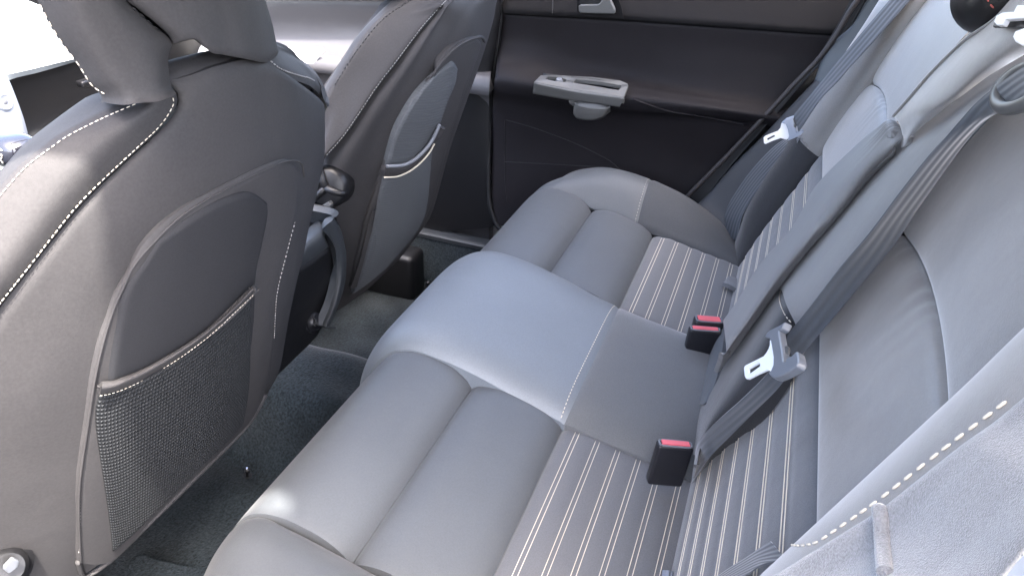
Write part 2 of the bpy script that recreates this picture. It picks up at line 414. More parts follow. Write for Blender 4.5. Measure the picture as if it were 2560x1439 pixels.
stitches('stitching', 'cnose', [topx(np.array([x, .184, .341+.020*(1-abs(x/XS)**5)])) for x in np.linspace(-XS+.004, XS-.004, 14)], cc, THR, ln=.0042, gap=.002, r=.0006)

# ---- backrest (plane raked 19 degrees, offset o towards the front)
NB = np.array([0, 1, .35])/1.0595
def PB(x, z, o=0.): return np.array([x, -.35*(z-.30), z])+NB*o
def xb(a, b, z, o=0., n=7, sag=0.):
    return [PB(x, z-sag*((x-(a+b)/2)/((b-a)/2))**2, o) for x in np.linspace(a, b, n)]
stripe_z = [.322, .350, .380, .412, .446, .482, .518]
for s, nm in ((1, 'far'), (-1, 'near')):
    a, b = (XS-.02, XO+.004) if s > 0 else (-XO-.004, -XS+.02)
    br = sub('seat_backrest', bench, 'far section of the backrest' if s > 0 else 'near section of the backrest')
    loft('striped_panel', [xb(a, b, z, o) for z, o in ((.27, .0), (.30, .004), (.36, .007), (.42, .006), (.48, .003), (.53, .001), (.551, -.001))], STR, br, 60, 90, tuck=(.006, .006, .006, .006), w=.014, disp=lambda G: rib(G, stripe_z, 2, .0016, .006), out=NB, key='bstr_'+nm)
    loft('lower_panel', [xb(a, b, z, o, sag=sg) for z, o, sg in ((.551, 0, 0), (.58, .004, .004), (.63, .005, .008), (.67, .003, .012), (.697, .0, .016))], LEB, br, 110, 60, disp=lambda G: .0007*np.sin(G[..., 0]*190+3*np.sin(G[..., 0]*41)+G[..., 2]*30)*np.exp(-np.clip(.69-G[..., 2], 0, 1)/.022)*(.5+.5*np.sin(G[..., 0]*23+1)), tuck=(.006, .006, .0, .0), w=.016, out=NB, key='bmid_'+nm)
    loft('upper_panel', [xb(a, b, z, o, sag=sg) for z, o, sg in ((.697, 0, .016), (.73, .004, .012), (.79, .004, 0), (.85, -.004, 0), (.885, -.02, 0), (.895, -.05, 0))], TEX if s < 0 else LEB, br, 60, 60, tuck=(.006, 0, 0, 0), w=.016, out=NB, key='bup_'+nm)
    for zz in stripe_z:
        for dz in (-.0024, .0024):
            pts = [topx(PB(x, zz+dz, .004)) for x in np.linspace(a+.016, b-.004, 14)]
            thread('stitching', 'bstr_'+nm, pts, br, THR, r=.0007 if s < 0 else .0006, n=80, off=.0002)
    # outboard bolster of the backrest
    Z = [.285, .32, .38, .44, .50, .545, .56, .62, .68, .74, .80, .85, .89]
    def orail(x, o, wd=0., oz=None):
        return [PB(s*(x+wd*((z-.28)/.6)), z, (o if oz is None else o*np.interp(z, [.28, .40, .80, .89], [.35, 1, 1, .4]))) for z in Z]
    RL = [orail(.462, .0), orail(.478, .022, 0, 1), orail(.508, .042, 0, 1), orail(.548, .050, 0, 1), orail(.585, .042, 0, 1), orail(.612, .012, 0, 1), orail(.620, -.06)]
    loft('backrest_bolster', [r[:6] for r in RL], TXD, br, 50, 60, tuck=(.004, 0, 0, .002), w=.01, out=NB, key='bbl_'+nm)
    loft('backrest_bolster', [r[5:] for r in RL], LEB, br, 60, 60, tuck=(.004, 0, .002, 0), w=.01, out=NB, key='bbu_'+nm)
stitches('stitching', 'bbu_far', [(1998, 325), (2010, 352), (2022, 372), (2036, 392)], bench, THG, ln=.005, gap=.003, r=.0008)

# centre section: fold-down pad, upper part, inner strip of the near section
cb = sub('centre_backrest', bench, 'fold-down centre section of the backrest')
A0 = [(2224, 291), (2150, 350), (2040, 460), (1980, 563), (1900, 655), (1840, 752), (1805, 800)]
rA = R(gback, A0, .045); rAh = sh(rA, .012, -.05, -.01)
rC = R(gback, [(2238, 314), (2165, 395), (2075, 490), (2010, 590), (1930, 690), (1862, 790), (1812, 870)], .055)
rD = R(gback, [(2246, 365), (2178, 430), (2098, 525), (2024, 615), (1948, 708), (1875, 812), (1808, 905)], .045)
rE = R(gback, [(2246, 385), (2176, 452), (2100, 542), (2020, 632), (1948, 724), (1870, 832), (1796, 935)], .028)
random.seed(3)
def gather(G):
    # small pleats just below the top seam of the pad
    nv, nu = G.shape[:2]
    u = np.linspace(0, 1, nu)[None, :]; v = np.linspace(0, 1, nv)[:, None]
    return .0034*np.sin(v*58+np.sin(v*17)*1.5)*np.exp(-u/.055)*np.sin(np.pi*np.clip(v, 0, 1))**.5
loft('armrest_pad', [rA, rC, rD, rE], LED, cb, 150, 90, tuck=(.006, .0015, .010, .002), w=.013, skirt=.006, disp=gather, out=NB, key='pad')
lowp = [R(gback, q, o) for q, o in (([(1800, 828), (1778, 866), (1758, 912), (1747, 960), (1742, 1010)], .018), ([(1806, 800), (1790, 850), (1780, 900), (1770, 950), (1758, 1010)], .030), ([(1818, 800), (1808, 860), (1800, 910), (1790, 950), (1772, 1000)], .028))]
loft('pad_foot', lowp, LEA, cb, 30, 20, tuck=(.004, 0, .006, 0), w=.01, skirt=.012, out=NB)
loft('backrest_core', [xb(-.60, .60, z, -.022) for z in (.26, .5, .86)], CLD, bench, 12, 12, skirt=.05, out=NB)
loft('cushion_core', [xrail(-.60, .60, y, zc(y)-.035) for y in (-.05, .2, .40)], CLD, bench, 12, 12, skirt=.08, out=(0, 0, 1))
# upper centre part
uL = R(gback, [(2226, 290, .044), (2262, 248), (2310, 190), (2370, 130), (2410, 92), (2450, 48), (2490, 10), (2540, -60)], .05)
uM = R(gback, [(2240, 306, .053),  (2290, 262), (2350, 200), (2410, 150), (2460, 110), (2510, 60), (2560, 10), (2640, -70)], .064)
uN = R(gback, [(2250, 338, .046),  (2310, 290), (2380, 240), (2440, 185), (2510, 130), (2570, 80), (2640, 30), (2720, -40)], .060)
uR = R(gback, [(2249, 376, .032), (2266, 354), (2350, 286), (2450, 211), (2510, 172), (2560, 143), (2660, 90), (2760, 30)], .045)
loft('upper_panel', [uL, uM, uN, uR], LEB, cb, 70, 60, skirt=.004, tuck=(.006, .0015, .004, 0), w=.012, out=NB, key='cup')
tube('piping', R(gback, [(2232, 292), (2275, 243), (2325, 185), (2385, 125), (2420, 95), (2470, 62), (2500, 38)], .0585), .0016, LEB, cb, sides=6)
# near section inner strip
ns = sub('inner_bolster', bench, 'inner strip of the near backrest section under the belt')
sA = [(2560, 144), (2450, 212), (2350, 287), (2262, 360), (2236, 388), (2176, 454), (2100, 544), (2020, 634), (1950, 724)]
sB = [(2580, 200), (2480, 240), (2385, 312), (2300, 392), (2262, 435), (2205, 505), (2120, 605), (2040, 700), (1962, 760)]
sC = [(2570, 230), (2490, 268), (2410, 350), (2330, 440), (2270, 515), (2200, 600), (2115, 705), (2040, 795), (1985, 815)]
sD = [(2590, 262), (2525, 275), (2445, 305), (2385, 382), (2290, 512), (2232, 598), (2142, 708), (2060, 806), (2005, 866)]
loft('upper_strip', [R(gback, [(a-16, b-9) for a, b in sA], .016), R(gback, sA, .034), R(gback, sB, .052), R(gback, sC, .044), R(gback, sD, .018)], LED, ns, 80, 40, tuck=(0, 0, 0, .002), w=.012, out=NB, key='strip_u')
tA = [(1950, 724), (1910, 775), (1870, 834), (1830, 885), (1800, 935), (1765, 990), (1748, 1050), (1740, 1140)]
tB = [(1962, 760), (1925, 815), (1885, 880), (1850, 930), (1815, 985), (1780, 1040), (1757, 1090), (1742, 1160)]
tC = [(1985, 815), (1950, 870), (1915, 930), (1880, 980), (1840, 1030), (1800, 1075), (1765, 1120), (1738, 1180)]
tD = [(2005, 880), (1985, 940), (1950, 1000), (1910, 1050), (1860, 1090), (1810, 1130), (1765, 1170), (1735, 1200)]
loft('lower_strip', [R(gback, [(a-14, b-6) for a, b in tA], .008), R(gback, tA, .024), R(gback, tB, .042), R(gback, tC, .030), R(gback, tD, .004)], TXD, ns, 70, 40, skirt=.003, tuck=(0, 0, .002, 0), w=.012, out=NB, key='strip_l')
stitches('stitching', ['strip_u', 'strip_l'], [(1952, 728), (1950, 752), (1962, 785), (1982, 812)], ns, THR, ln=.004, gap=.002, r=.0006)
# large cream stitches along the near outboard bolster
pl = [(1936, 1346), (1960, 1356), (1985, 1364), (2012, 1364), (2045, 1356), (2100, 1320), (2200, 1250), (2300, 1172), (2380, 1110), (2460, 1050), (2538, 990)]

# ---- headrest of the rear centre seat, latches, belt guide
hr = thing('rear_headrest', 'dark folded rear headrest with red stitching above the centre backrest', 'headrest')
Hc = hit(gback, 2488, -32, .06)
def blob(name, c, r, mat_, parent, sq=.0, rot=None):
    bm = bmesh.new(); bmesh.ops.create_uvsphere(bm, u_segments=40, v_segments=24, radius=1)
    for v in bm.verts:
        d = v.co; p = 2.6
        n = (abs(d.x)**p+abs(d.y)**p+abs(d.z)**p)**(1/p); v.co = Vector((d.x/n*r[0], d.y/n*r[1], d.z/n*r[2]))
    for f in bm.faces: f.smooth = True
    M = Matrix.Translation(Vector(c))
    if rot is not None: M = M@rot
    bm.transform(M)
    me = bpy.data.meshes.new(name); bm.to_mesh(me); BV[name] = BVHTree.FromBMesh(bm); bm.free(); me.materials.append(mat_)
    o = bpy.data.objects.new(name, me); COL.objects.link(o); o.parent = parent; return o
blob('headrest_cushion', Hc, (.055, .03, .038), PLD, hr)
RTH = mat('red_thread', (.5, .12, .10), .7)
stitches('stitching', 'headrest_cushion', [(2468, -6), (2474, 8), (2484, 20), (2500, 28)], hr, RTH, ln=.004, gap=.002, r=.0007)
def pxpoly(g, pts, o=0.): return [hit(g, a, b, o) for a, b in pts]
lt = thing('seatback_release_latch', 'white metal release latch in a recess at the top right of the centre backrest', 'latch')
poly_slab('latch_plate', pxpoly(gback, [(2497, 62), (2503, 46), (2520, 38), (2548, 36), (2556, 20), (2590, 20), (2590, 52), (2526, 56), (2518, 70), (2504, 70)], .075), NB, .004, WHP, lt)
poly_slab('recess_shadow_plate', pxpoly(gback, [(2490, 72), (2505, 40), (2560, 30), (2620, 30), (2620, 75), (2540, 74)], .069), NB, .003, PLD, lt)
lt = thing('seatback_release_latch', 'second white metal latch below the first one at the right edge of the backrest', 'latch')
poly_slab('latch_plate', pxpoly(gback, [(2546, 100), (2552, 86), (2575, 78), (2620, 76), (2620, 125), (2570, 122), (2552, 112)], .078), NB, .004, WHP, lt)
# oval belt guide
gd = thing('belt_guide', 'oval silver-rimmed guide the centre belt runs through at the top of the near backrest', 'belt guide')
def ring_path(g, cx, cy, ax, ay, ang, o, n=28):
    out = []
    for i in range(n+1):
        th = 2*math.pi*i/n; x = ax*math.cos(th); y = ay*math.sin(th)
        out.append(hit(g, cx+x*math.cos(ang)-y*math.sin(ang), cy+x*math.sin(ang)+y*math.cos(ang), o))
    return out
tube('rim', ring_path(gback, 2560, 217, 78, 38, -.62, .066), .0044, SIL, gd, n=90, sides=12, caps=False)
poly_slab('socket', ring_path(gback, 2560, 217, 80, 38, -.62, .05)[:-1], NB, .006, PLD, gd, bev=0)

# ---- belts
def ribbon(name, L, Rr, mat_, parent, nu=90, nv=10, key=None):
    """webbing between two edges, 1.2 mm thick"""
    a = resamp(L, nu); b = resamp(Rr, nu)
    return loft(name, [a, a*.67+b*.33, a*.33+b*.67, b], mat_, parent, nu, nv, skirt=.0012, key=key)
sb = thing('seat_belt', 'centre seat belt running diagonally over the near backrest with silver tongue', 'seat belt')
ribbon('webbing', R(gback, [(2575, 160, .075), (2540, 180, .072), (2490, 216, .070), (2440, 258, .068), (2400, 302, .066), (2325, 390, .064), (2250, 485, .062), (2175, 585, .060), (2100, 672, .058), (2030, 762, .056), (1978, 825, .054), (1964, 850, .052)]),
       R(gback, [(2650, 235, .070), (2600, 250, .068), (2548, 264, .062), (2500, 282, .056), (2460, 306, .052), (2400, 376, .046), (2300, 516, .038), (2240, 606, .034), (2150, 716, .032), (2062, 820, .032), (2018, 872, .034), (1986, 908, .036)]), WEB, sb)
ribbon('webbing', R(gback, [(1945, 905, 0.064), (1900, 955, 0.062), (1850, 1003, 0.060), (1800, 1046, 0.057), (1760, 1085, 0.052), (1742, 1112, 0.044), (1736, 1150, .02)]),
       R(gback, [(1962, 950, 0.048), (1935, 982, 0.044), (1880, 1036, 0.040), (1830, 1086, 0.036), (1790, 1126, 0.032), (1758, 1163, 0.027), (1728, 1208, .004)]), WEB, sb)
tg = .066
poly_slab('metal_tongue', pxpoly(gback, [(1930, 853), (1942, 853), (1946, 866), (1953, 905), (1953, 925), (1948, 937), (1942, 940), (1938, 934), (1924, 927), (1900, 937), (1875, 950), (1870, 949), (1867, 943), (1865, 925), (1866, 919), (1870, 915), (1893, 904), (1915, 893), (1922, 884), (1927, 875), (1930, 866)], tg), NB, .0025, TNG, sb,
          hole=pxpoly(gback, [(1876, 924), (1901, 910), (1906, 912), (1905, 919), (1877, 939)], tg))
poly_slab('tongue_cover', pxpoly(gback, [(1930, 852), (1936, 841), (1944, 834), (1953, 830), (1970, 822), (1983, 814), (1973, 832), (1966, 836), (1969, 855), (1975, 885), (1979, 914), (1985, 916), (1987, 907), (1994, 903), (2003, 900), (2014, 889), (2018, 903), (2019, 917), (2014, 928), (2000, 937), (1988, 944), (1972, 951), (1958, 956), (1948, 953), (1940, 943), (1948, 937), (1953, 925), (1953, 905), (1946, 866), (1942, 856)], tg-.003), NB, .008, GRP, sb, bev=.002, segs=3)
poly_slab('rivet', pxpoly(gback, [(1967, 870), (1972, 867), (1976, 872), (1975, 886), (1969, 886)], tg+.004), NB, .002, SIL, sb, bev=0)
fb = thing('seat_belt', 'far outboard seat belt hanging beside the door pillar with its tongue near the door', 'seat belt')
gxb = gx(.50)
FBL = [(1985, 286, .47), (2028, 235, .475), (2070, 183, .48), (2110, 135, .485), (2165, 70, .49), (2225, 0, .50), (2290, -70, .51)]
FBR = [(1996, 330, .44), (2050, 250, .445), (2095, 203, .45), (2128, 165, .455), (2200, 86, .46), (2276, 0, .47), (2340, -70, .48)]
Q = lambda L: [hit(gx(p[2]), p[0], p[1]) for p in L]
ribbon('webbing', Q(FBL), Q(FBR), WEB, fb)
ribbon('webbing', Q([(1968, 345, .56), (1940, 362, .565), (1905, 395, .57), (1865, 442, .58), (1828, 497, .59), (1808, 530, .59), (1790, 575, .59)]),
       Q([(2000, 345, .50), (1980, 378, .505), (1942, 418, .52), (1892, 478, .53), (1862, 528, .535), (1850, 562, .535), (1846, 606, .535)]), WEB, fb)
fn = np.array([-.85, .15, .5]); gf = gx(.455)
poly_slab('metal_tongue', pxpoly(gf, [(1954, 307), (1964, 307), (1970, 322), (1973, 338), (1971, 346), (1966, 349), (1952, 345), (1932, 352), (1914, 360), (1910, 358), (1909, 344), (1913, 340), (1930, 333), (1945, 327), (1951, 320)]), (-1, 0, 0), .0025, TNG, fb,
          hole=pxpoly(gf, [(1918, 346), (1936, 337), (1938, 341), (1919, 351)]))
poly_slab('tongue_cover', pxpoly(gf, [(1954, 306), (1966, 295), (1986, 288), (1983, 298), (1992, 330), (1997, 325), (2006, 322), (2010, 327), (2002, 336), (1985, 344), (1970, 350), (1971, 346), (1973, 338), (1970, 322), (1964, 308)], ), (-1, 0, 0), .007, mat('pale_tongue_plastic', (.30, .34, .42), .4), fb, bev=.0018, segs=3)
poly_slab('rivet', pxpoly(gx(.445), [(1984, 312), (1988, 311), (1989, 318), (1985, 319)]), (-1, 0, 0), .002, SIL, fb, bev=0)
nbt = thing('seat_belt', 'near outboard belt webbing coming out under the near side bolster', 'seat belt')
gz2 = lambda P: gcush(P)
ribbon('webbing', R(gback, [(1925, 1352, .03), (1900, 1368, .026), (1860, 1395, .02), (1820, 1420, .015), (1770, 1455, .01)]), R(gback, [(1960, 1395, .03), (1935, 1402, .03), (1900, 1412, .03), (1860, 1440, .025), (1820, 1465, .02)]), WEB, nbt)

# ---- buckles
def buckle(label, cpx, w3, h3, dirv, tilt, o, group=None):
    pass
def make_buckle(label, top4, down, group):
    """top4: four top corners (3d) far-left, far-right, near-right, near-left ; down: vector"""
    t = thing('belt_buckle', label, 'belt buckle', group=group)
    T = np.array(top4); c = T.mean(0)
    ex = (T[1]-T[0]); wx = np.linalg.norm(ex); ex /= wx; ez = -np.asarray(down, float); dep = np.linalg.norm(ez); ez /= dep
    ey = np.cross(ez, ex); ey /= np.linalg.norm(ey); ez = np.cross(ex, ey)
    wy = abs((T[3]-T[0])@ey)
    M = Matrix(((ex[0], ey[0], ez[0]), (ex[1], ey[1], ez[1]), (ex[2], ey[2], ez[2]))).to_4x4()
    box('housing', c-ez*dep/2, (wx, wy, dep), PLB, t, rot=M, bev=.0035, segs=4)
    # raised rim of four bars and the button inside
    rim = .0022
    loop = []
    for k in range(41):
        th = 2*math.pi*k/40; p = 5.
        cx_, sy_ = math.cos(th), math.sin(th); n = (abs(cx_)**p+abs(sy_)**p)**(1/p)
        loop.append(c+ex*cx_/n*(wx/2-.0022)+ey*sy_/n*(wy/2-.0022)+ez*.0006)
    tube('rim', loop, .0012, GRP, t, n=80, sides=8, caps=False)
    lp = [c+ex*(np.clip(math.cos(2*math.pi*k/32)*1.4, -1, 1))*(wx/2-.0048)+ey*(np.clip(math.sin(2*math.pi*k/32)*1.4, -1, 1))*(wy/2-.0034)+ez*.0002 for k in range(32)]
    poly_slab('release_button', lp, ez, .0022, RED, t, bev=.0008)
    return t
gB = 'buckles at the back of the centre cushion'
zt = .385
def q3(px, py, z): return hit(gz(z), px, py)
make_buckle('single red-button buckle standing beside the near seat belt', [q3(1646, 1094, zt), q3(1734, 1102, zt-.004), q3(1736, 1127, zt-.004), q3(1638, 1116, zt)], (0, -.006, -.062), gB)
make_buckle('front one of the two red-button buckles, lower and nearer to the centre cushion', [q3(1728, 812, .372), q3(1806, 818, .370), q3(1800, 832, .368), q3(1718, 828, .370)], (0, .0, -.05), gB)
make_buckle('rear one of the two red-button buckles, beside the far striped cushion', [q3(1740, 786, .378), q3(1810, 792, .376), q3(1806, 811, .374), q3(1733, 806, .376)], (0, .0, -.05), gB)
# small textile flap on the far cushion, isofix label tab near
fl = thing('fabric_flap', 'small grey fabric flap over the child seat anchor on the far striped cushion', 'fabric flap')
loft('flap', [R(gcush, [(1813, 702, .004), (1822, 690, .007), (1838, 694, .008), (1850, 702, .006)], 0), R(gcush, [(1808, 706, .012), (1825, 712, .016), (1842, 722, .014)], 0)], STR, fl, 16, 8, skirt=.008)
tb = thing('webbing_tab', 'small ribbed grey webbing tab at the bottom edge of the near striped cushion', 'webbing tab')
loft('tab', [R(gcush, [(1656, 1424, .008), (1672, 1425, .012), (1690, 1430, .008)]), R(gcush, [(1650, 1470, .008), (1668, 1472, .012), (1688, 1475, .008)])], uvwave(mat('pale_ribbed_webbing', (.2, .22, .26), .6), 60, 1., 'X', .001), tb, 20, 10)

# ================================================================ NEAR FRONT SEAT
fs = thing('front_seat', 'near front seat seen from behind with large headrest, cream seams and mesh map pocket', 'car seat')
r0 = R(gnear, [(424, 207), (448, 232), (452, 255), (442, 280), (405, 328), (340, 390), (270, 455), (200, 528), (130, 615), (60, 705), (0, 780), (-90, 905), (-170, 1080), (-210, 1300), (-215, 1500)])
r1 = R(gnear, [(492, 187), (480, 290), (420, 420), (340, 560), (250, 720), (170, 900), (110, 1100), (80, 1300), (60, 1480)], .004)
r2 = R(gnear, [(560, 165), (555, 300), (520, 480), (470, 680), (410, 880), (330, 1100), (250, 1300), (200, 1442)], .006)
r3 = R(gnear, [(645, 152), (660, 300), (650, 480), (615, 700), (560, 900), (490, 1080), (390, 1288)], .006)
r4 = R(gnear, [(735, 192), (760, 320), (745, 480), (715, 660), (680, 820), (620, 1010), (540, 1140)], .004)
r5 = R(gnear, [(812, 255), (812, 330), (810, 400), (797, 460), (785, 510), (772, 565), (757, 640), (740, 705), (720, 805), (700, 918), (675, 968), (640, 1040)], -.006)
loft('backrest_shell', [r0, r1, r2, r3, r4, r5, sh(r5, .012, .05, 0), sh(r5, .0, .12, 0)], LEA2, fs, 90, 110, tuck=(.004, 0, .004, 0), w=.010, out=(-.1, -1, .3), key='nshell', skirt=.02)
# top cap
c0 = R(gnear, [(385, 222), (424, 206), (455, 192), (492, 184), (537, 171), (583, 159), (652, 153), (675, 161), (698, 178), (732, 191), (767, 201), (790, 214), (808, 237), (814, 262)])
c1 = R(gnear, [(380, 182), (420, 166), (455, 156), (492, 147), (549, 138), (610, 120), (680, 112), (720, 128), (745, 152), (776, 176), (796, 202), (812, 236), (819, 268)], -.035)
loft('backrest_front_cap', [c0, [p*.6+q*.4+np.array([0, .004, .010]) for p, q in zip(c0, resamp(c1, len(c0)))], c1, back(c1, .03, 0), sh(back(c1, .05, 0), 0, .03, -.05)], LEA2, fs, 80, 40, tuck=(.005, 0, 0, 0), w=.010, out=(0, -.3, 1), skirt=0, key='ncap')
# outboard side
w0 = R(gnear, [(424, 207), (448, 232), (452, 255), (442, 280), (405, 328), (340, 390), (270, 455), (200, 528), (130, 615), (60, 705), (0, 780), (-90, 905), (-170, 1080), (-210, 1300)], 0)
w1 = R(gnear, [(390, 212), (390, 255), (350, 290), (270, 350), (200, 420), (130, 500), (50, 600), (-40, 720), (-130, 880), (-220, 1080), (-260, 1300)], .004)
w2 = R(gnear, [(368, 225), (360, 246), (333, 254), (278, 277), (224, 302), (160, 334), (122, 361), (64, 403), (16, 454), (-60, 545), (-160, 690), (-250, 880), (-310, 1100), (-330, 1300)], -.015)
w3 = R(gnear, [(300, 240), (265, 237), (224, 249), (192, 269), (140, 306), (83, 349), (48, 381), (6, 429), (-70, 520), (-180, 680), (-270, 880), (-340, 1100), (-360, 1300)], -.06)
loft('side_panel', [w0, w1, w2], LEA2, fs, 80, 30, tuck=(.004, .003, 0, 0), w=.009, out=(-.1, -1, .3), key='nside')
loft('front_edge_panel', [w2, w3, back(w3, .03, .006), sh(back(w3, .08, .03), 0, 0, -.03)], LEA2, fs, 80, 30, tuck=(.003, 0, 0, 0), w=.009, out=(-1, -.3, .6), skirt=0, key='nedge')
# lower trim panel with arch
NP = [R(gnear, [(300, 716), (287, 745), (272, 790), (250, 855), (230, 945), (215, 1045), (200, 1145), (192, 1220), (191, 1300), (192, 1370), (196, 1406)], .010),
      R(gnear, [(370, 612), (340, 760), (300, 950), (272, 1120), (258, 1260), (250, 1410)], .012),
      R(gnear, [(460, 528), (450, 650), (420, 850), (380, 1050), (330, 1230), (300, 1385)], .012),
      R(gnear, [(560, 470), (560, 600), (540, 780), (500, 960), (450, 1130), (410, 1268)], .012),
      R(gnear, [(662, 419), (672, 560), (650, 760), (610, 950), (560, 1100), (520, 1160)], .012),
      R(gnear, [(725, 400), (735, 500), (720, 620), (690, 780), (665, 910), (628, 1052)], .010),
      R(gnear, [(752, 424), (750, 480), (740, 542), (720, 622), (693, 736), (686, 845), (678, 935), (664, 985)], .006)]
loft('lower_back_panel', NP, LEA2, fs, 90, 90, tuck=(.004, .004, .004, 0), w=.008, out=(-.1, -1, .3), key='npanel', skirt=.004)
arch = [(196, 1406), (191, 1300), (192, 1215), (200, 1145), (215, 1045), (230, 945), (250, 855), (275, 775), (300, 718), (325, 666), (370, 611), (450, 536), (550, 476), (650, 426), (700, 405), (730, 401), (748, 410), (754, 440)]
tube('piping', [q + np.array([0, -.0035, 0]) for q in R(gnear, arch, .0075)], .0011, LEA2, fs, n=120, sides=8)
NI = [R(gnear, [(400, 605), (360, 660), (310, 737), (292, 830), (276, 925), (268, 1000)], .0145),
      R(gnear, [(475, 552), (440, 660), (400, 780), (370, 900), (340, 1010)], .016),
      R(gnear, [(560, 503), (540, 620), (500, 760), (470, 880), (440, 980)], .016),
      R(gnear, [(630, 484), (625, 560), (600, 690), (570, 800), (550, 900)], .016),
      R(gnear, [(672, 505), (673, 545), (658, 620), (644, 690), (640, 790), (634, 860)], .0135)]
loft('backing_fabric', NI, POC, fs, 70, 60, tuck=(.004, .004, .004, 0), w=.007, out=(-.1, -1, .3), key='ninner')
pk = sub('map_pocket', fs)
bandT = [(258, 948), (285, 946), (300, 940), (350, 920), (425, 880), (500, 832), (575, 770), (633, 708)]
bandB = [(249, 991), (280, 985), (325, 968), (375, 942), (450, 896), (525, 840), (590, 780), (634, 738)]
mid_ = [((a+c)/2, (b+d)/2) for (a, b), (c, d) in zip(bandT, bandB)]
loft('pocket_hem', [R(gnear, bandT, .018), R(gnear, mid_, .027), R(gnear, bandB, .023)], LEA2, pk, 70, 20, tuck=(.003, .002, 0, 0), w=.006, out=(-.1, -1, .3), key='nhem', skirt=.006)
MSHR = [R(gnear, [(248, 994), (240, 1035), (243, 1095), (258, 1195), (273, 1295), (284, 1386)], .016),
        R(gnear, [(300, 980), (300, 1060), (312, 1180), (330, 1290), (345, 1333)], .022),
        R(gnear, [(375, 944), (390, 1040), (405, 1150), (415, 1240), (418, 1262)], .026),
        R(gnear, [(450, 900), (468, 980), (485, 1080), (495, 1150), (500, 1180)], .026),
        R(gnear, [(525, 845), (545, 920), (558, 1010), (565, 1070), (567, 1115)], .022),
        R(gnear, [(633, 742), (633, 820), (630, 940), (622, 1015), (612, 1066)], .015)]
loft('mesh_pouch', MSHR, MSH, pk, 80, 80, tuck=(.003, .004, 0, .006), w=.01, out=(-.1, -1, .3), key='nmesh', skirt=.008)
bot = [(195, 1403), (204, 1432), (212, 1440), (240, 1427), (285, 1393), (345, 1335), (390, 1291), (500, 1183), (612, 1070), (664, 988)]
tube('bottom_edge_piping', R(gnear, bot, .008), .0028, LEA2, fs, n=80, sides=8)
for pts, k_ in (([(443, 252), (443, 272), (410, 322), (345, 384), (275, 449), (203, 522), (133, 609), (63, 699), (2, 775), (-40, 830)], ['nside']),
                ([(333, 256), (278, 279), (224, 304), (160, 337), (122, 364), (64, 407), (16, 458), (-40, 524)], ['nside', 'nedge'])):
    pts2 = [(a-13, b-7) for a, b in pts] if k_ == ['nside'] else [(a+7, b+7) for a, b in pts]
    stitches('stitching', ['nside'], pts2, fs, THR, ln=.0030, gap=.0014, r=.00042)
stitches('stitching', 'nhem', [(a, b-4) for a, b in bandB], pk, THR, ln=.0024, gap=.0012, r=.00038)
stitches('stitching', 'npanel', [(752, 445), (748, 490), (738, 545), (718, 622), (691, 736), (684, 845), (676, 930)], fs, THG, ln=.003, gap=.002, r=.0005)
stitches('stitching', 'npanel', [(198, 1380), (200, 1300), (200, 1215), (208, 1145), (222, 1045), (238, 945), (258, 855), (283, 780)], fs, THG, ln=.003, gap=.002, r=.0005)
stitches('stitching', ['ncap'], [(675, 155), (698, 172), (732, 185), (767, 195), (785, 203)], fs, THG, ln=.003, gap=.002, r=.0007)
# headrest (horseshoe)
hd = sub('headrest', fs)
h0 = R(ghead, [(70, -70), (96, 0), (128, 67), (160, 115), (192, 157), (224, 208), (246, 226), (265, 238)], -.03)
h1 = R(ghead, [(150, -70), (170, 0), (205, 80), (240, 140), (280, 205), (318, 249)], 0)
h2 = R(ghead, [(215, -70), (240, 0), (280, 70), (320, 130), (350, 200), (368, 255)], .006)
h3 = R(ghead, [(262, -70), (285, 0), (325, 55), (370, 110), (395, 180), (402, 245)], .004)
h4 = R(ghead, [(288, -70), (313, 0), (352, 38), (384, 67), (412, 87), (430, 108), (424, 130), (420, 155), (425, 205), (421, 229)], -.008)
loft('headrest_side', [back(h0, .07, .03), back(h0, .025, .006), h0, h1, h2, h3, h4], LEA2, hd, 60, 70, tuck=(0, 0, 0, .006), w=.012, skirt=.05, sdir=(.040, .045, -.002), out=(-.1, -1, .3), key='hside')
k0 = R(ghead, [(288, -70), (313, 0), (352, 38), (412, 90), (430, 118)], -.006)
k1 = R(ghead, [(360, -70), (385, 0), (420, 55), (448, 88), (462, 108)], .004)
k2 = R(ghead, [(440, -70), (455, 0), (475, 50), (488, 82), (497, 102)], .008)
k3 = R(ghead, [(500, -70), (510, 0), (520, 50), (526, 96), (536, 132)], .008)
k4 = R(ghead, [(540, -70), (552, 0), (560, 60), (563, 100), (566, 138)], .006)
k5 = R(ghead, [(590, -70), (602, 0), (612, 60), (618, 110), (620, 148)], .004)
k6 = R(ghead, [(630, -70), (640, 0), (655, 60), (668, 120), (672, 157)], -.008)
k7 = R(ghead, [(654, -70), (664, 0), (680, 57), (691, 110), (696, 128), (694, 144)], -.03)
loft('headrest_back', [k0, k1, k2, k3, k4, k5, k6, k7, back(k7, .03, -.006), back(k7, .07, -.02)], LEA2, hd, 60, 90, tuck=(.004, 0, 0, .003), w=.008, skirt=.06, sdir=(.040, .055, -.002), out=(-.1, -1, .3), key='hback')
stitches('stitching', ['hside'], [(103, 12), (134, 70), (166, 118), (198, 160), (229, 209), (250, 226), (268, 236)], hd, THR, ln=.0036, gap=.0020, r=.00045)
stitches('stitching', ['hside', 'hback'], [(330, 22), (352, 40), (384, 69), (405, 84)], hd, PLD, ln=.0045, gap=.003, r=.0007)
for xx in (-.425, -.28):
    tube('headrest_post', [np.array([xx, .50, .70]), np.array([xx, .50, .83])], .006, CHR, fs, n=4, sides=12)
blob('headrest_core', (-.405, .515, .935), (.100, .045, .070), LEA2, hd)
